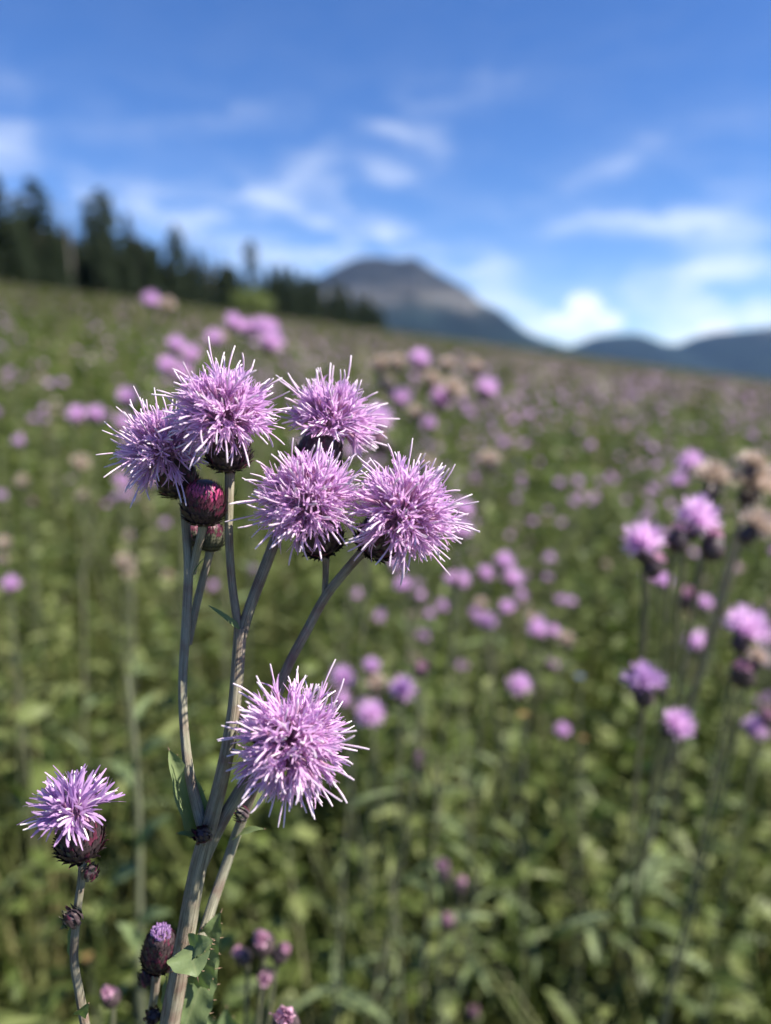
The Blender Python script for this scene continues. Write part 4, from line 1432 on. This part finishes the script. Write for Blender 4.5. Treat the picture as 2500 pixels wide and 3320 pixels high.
def green_stem():
    """flowerless leafy thistle shoot behind the sharp plant"""
    b = at(455, 3200, .52)
    root = empty('thistle_plant', (b.x, b.y + .03, float(ground(b.x, b.y + .03))))
    tag(root, 'flowerless grey-green thistle shoot with drooping leaves behind the violet head', 'thistle')
    stem(root, [(412, 2190, .50, 18), (428, 2330, .50, 20), (442, 2500, .505, 22), (450, 2700, .51, 24), (452, 2950, .515, 25), (455, 3200, .52, 34)], 'stem', mat='stem_dull', val=.1, to_ground=True, flutes=6)
    for i, (x0, y0, x1, y1, w) in enumerate([(448, 2480, 560, 2390, .012), (446, 2560, 360, 2470, .010), (452, 2760, 560, 2640, .012), (452, 2820, 350, 2900, .012), (450, 3000, 560, 2960, .012),
                                             (436, 2340, 500, 2250, .006), (452, 3080, 380, 2990, .012)]):
        big_leaf(root, at(x0, y0, .51), at(x1, y1, .51 + (.02 if i % 2 else -.015)), w, cdir(.1, .7, .5), .35, .25, 4, 60 + i, spines=False)
    root2 = empty('thistle_shoot', at(730, 3600, .25))
    g = at(740, 3500, .25)
    root2.location = (g.x, g.y + .02, float(ground(g.x, g.y + .02)))
    tag(root2, 'young thistle shoot with broad spiny leaf tips below the pink buds', 'thistle')
    stem(root2, [(745, 3420, .245, 26), (742, 3480, .25, 28)], 'stem', mat='stem_pale', to_ground=True, flutes=6)
    for i, (x1, y1, w) in enumerate([(665, 3290, .012), (735, 3268, .014), (800, 3330, .013), (690, 3400, .012)]):
        big_leaf(root2, at(745, 3440, .246), at(x1, y1, .235), w, cdir(.1, .6, .7), .35, .15, 3, 80 + i, spines=True)


green_stem()


# ------------------------------------------------------------------ meadow thistles in number
def describe(heads):
    num = ['no', 'one', 'two', 'three', 'four', 'five', 'six', 'seven', 'eight']
    cnt = {k: sum(h[2] == k for h in heads) for k in ('open', 'seed', 'bud', 'young')}
    words = {'open': 'pink', 'seed': 'tan', 'bud': 'budded', 'young': 'violet'}
    return 'blurred meadow thistle with ' + ', '.join(f'{num[cnt[k]]} {words[k]}' for k in cnt if cnt[k]) + (' head' if len(heads) == 1 else ' heads')


def build_meadow_thistles():
    r = np.random.default_rng(77)
    rnd = random.Random(5)
    n = 0
    while n < 250:
        y = 1.05 + 8.0 * rnd.random() ** 1.5
        x = rnd.uniform(-1, 1) * (y * .56 + .1)
        dens = .35 + .65 * max(0, min(1, (x / y + .45) / .6))
        if rnd.random() > dens * (.55 + .45 * float(patchy(x, y, .8))): continue
        h = rnd.uniform(.5, .80)
        z = float(ground(x, y)) + h
        k = rnd.randint(2, 6)
        heads = []
        for j in range(k):
            kd = rnd.choices(['open', 'seed', 'bud', 'young'], [.68, .16, .10, .06])[0]
            heads.append((Vector((x + rnd.gauss(0, .035), y + rnd.gauss(0, .035), z + rnd.uniform(-.12, .02))), None, kd, rnd.uniform(.75, 1.08)))
        back_thistle(heads, describe(heads), 'thistles scattered through the meadow', leaf_n=5 if y < 3 else 0, far=True, stem_w=.0013)
        n += 1
    # the rest: the pink haze of the far meadow
    mb = MB()
    for y0, y1, cnt, sz in ((2.5, 14, 3000, 1.0), (14, 60, 4200, 1.3), (60, 220, 3000, 2.2)):
        x, y = wedge(cnt, y0, y1, r, power=.7)
        z = ground(x, y)
        keep = (r.uniform(0, 1, cnt) < .12 + 1.2 * patchy(x, y, .35) ** 2) & (r.uniform(0, 1, cnt) < .22 + .78 * np.clip((x / y + .40) / .6, 0, 1))
        x, y, z = x[keep], y[keep], z[keep]
        for j in range(4):
            m = len(x)
            c = np.stack([x + r.normal(0, .05 * sz, m), y + r.normal(0, .05 * sz, m), z + r.uniform(.42, .85, m)], -1)
            rad = (.0115 * sz * r.uniform(.8, 1.3, m))[:, None]
            top = c + np.array([0, 0, 1.0]) * rad
            bot = c - np.array([0, 0, 1.3]) * rad
            ring = [c + np.array([math.cos(a), math.sin(a), 0]) * rad * r.uniform(.8, 1.3, (m, 1)) for a in np.arange(5) * 1.2566 + j]
            V = np.stack([bot, *ring, top], 1)
            T = [(0, 1 + (k + 1) % 5, 1 + k) for k in range(5)] + [(6, 1 + k, 1 + (k + 1) % 5) for k in range(5)]
            A = np.zeros(V.shape); A[..., 0] = r.uniform(0, 1, (m, 1))
            isseed = r.uniform(0, 1) < .0
            TT = (np.array(T)[None] + (np.arange(m) * 7)[:, None, None])
            mm = np.tile([1] * 5 + [0] * 5, m) if j != 3 else np.tile([1] * 5 + [2] * 5, m)
            mb.add(V, T=TT.reshape(-1, 3), m=mm, A=A)
    tag(mb.build('far_thistles', [M['lobe'], M['stem_dull'], M['seed']]), 'countless tiny pink thistle heads across the far meadow', 'thistles', kind='stuff')


build_meadow_thistles()


def small_flowers():
    """a few yellow and blue meadow flowers low in the herbs"""
    def one(px, py, d, mat, label, name):
        c = at(px, py, d)
        root = empty(name, (c.x, c.y, float(ground(c.x, c.y))))
        r = np.random.default_rng(int(px))
        mb = MB()
        h = c.z - root.location.z
        stem_tube(mb, [(0, 0, -.01), (.01, 0, h * .5), (0, 0, h)], [.0012, .001, .0008], n=6, flutes=3, per=4, val=.4)
        mb.build('stem', [M['stem_dull']], root)
        pb = MB()
        for k in range(9):
            V, ac, al = leaf_grid(.0055, .0026, 4, 3, .2, .3)
            V = V @ rot_to((math.cos(k * .7), math.sin(k * .7), .5), 0).T + np.array([0, 0, h])
            pb.add(V, grid_faces(4, 3, False), A=np.tile([r.uniform(0, 1), 0, 0], (12, 1)))
        pb.build('petals', [M[mat]], root)
        tag(root, label, 'flower')
    one(1698, 2318, .62, 'yellow', 'small ochre-yellow flower below the lone pink dome', 'meadow_flower')
    one(1890, 2395, .75, 'yellow', 'small ochre flower beside the low violet-pink head', 'meadow_flower')
    one(1880, 2195, .7, 'blue', 'small blue flower deep in the greenery', 'meadow_flower')
    one(285, 3105, .62, 'yellow', 'small orange-yellow flower behind the violet thistle stem', 'meadow_flower')


small_flowers()


# ------------------------------------------------------------------ haze in the air
def build_haze():
    lo, hi = -121.0, 1250.0
    x0, x1, y0, y1 = -9500, 9500, -9500, 9500
    V = [(x0, y0, lo), (x1, y0, lo), (x1, y1, lo), (x0, y1, lo), (x0, y0, hi), (x1, y0, hi), (x1, y1, hi), (x0, y1, hi)]
    Q = [(3, 2, 1, 0), (4, 5, 6, 7), (0, 1, 5, 4), (1, 2, 6, 5), (2, 3, 7, 6), (3, 0, 4, 7)]
    m, nt, N, L = new_mat('haze_air')
    out = N('ShaderNodeOutputMaterial')
    v = N('ShaderNodeVolumePrincipled')
    v.inputs['Color'].default_value = (.28, .52, 1.0, 1)
    v.inputs['Density'].default_value = 0.000029
    v.inputs['Anisotropy'].default_value = 0.0
    L(v.outputs[0], out.inputs['Volume'])
    o = MB().add(V, Q).build('haze', [m], smooth=False)
    tag(o, 'thin blue air haze over the valley and mountains', 'haze', kind='stuff')


build_haze()
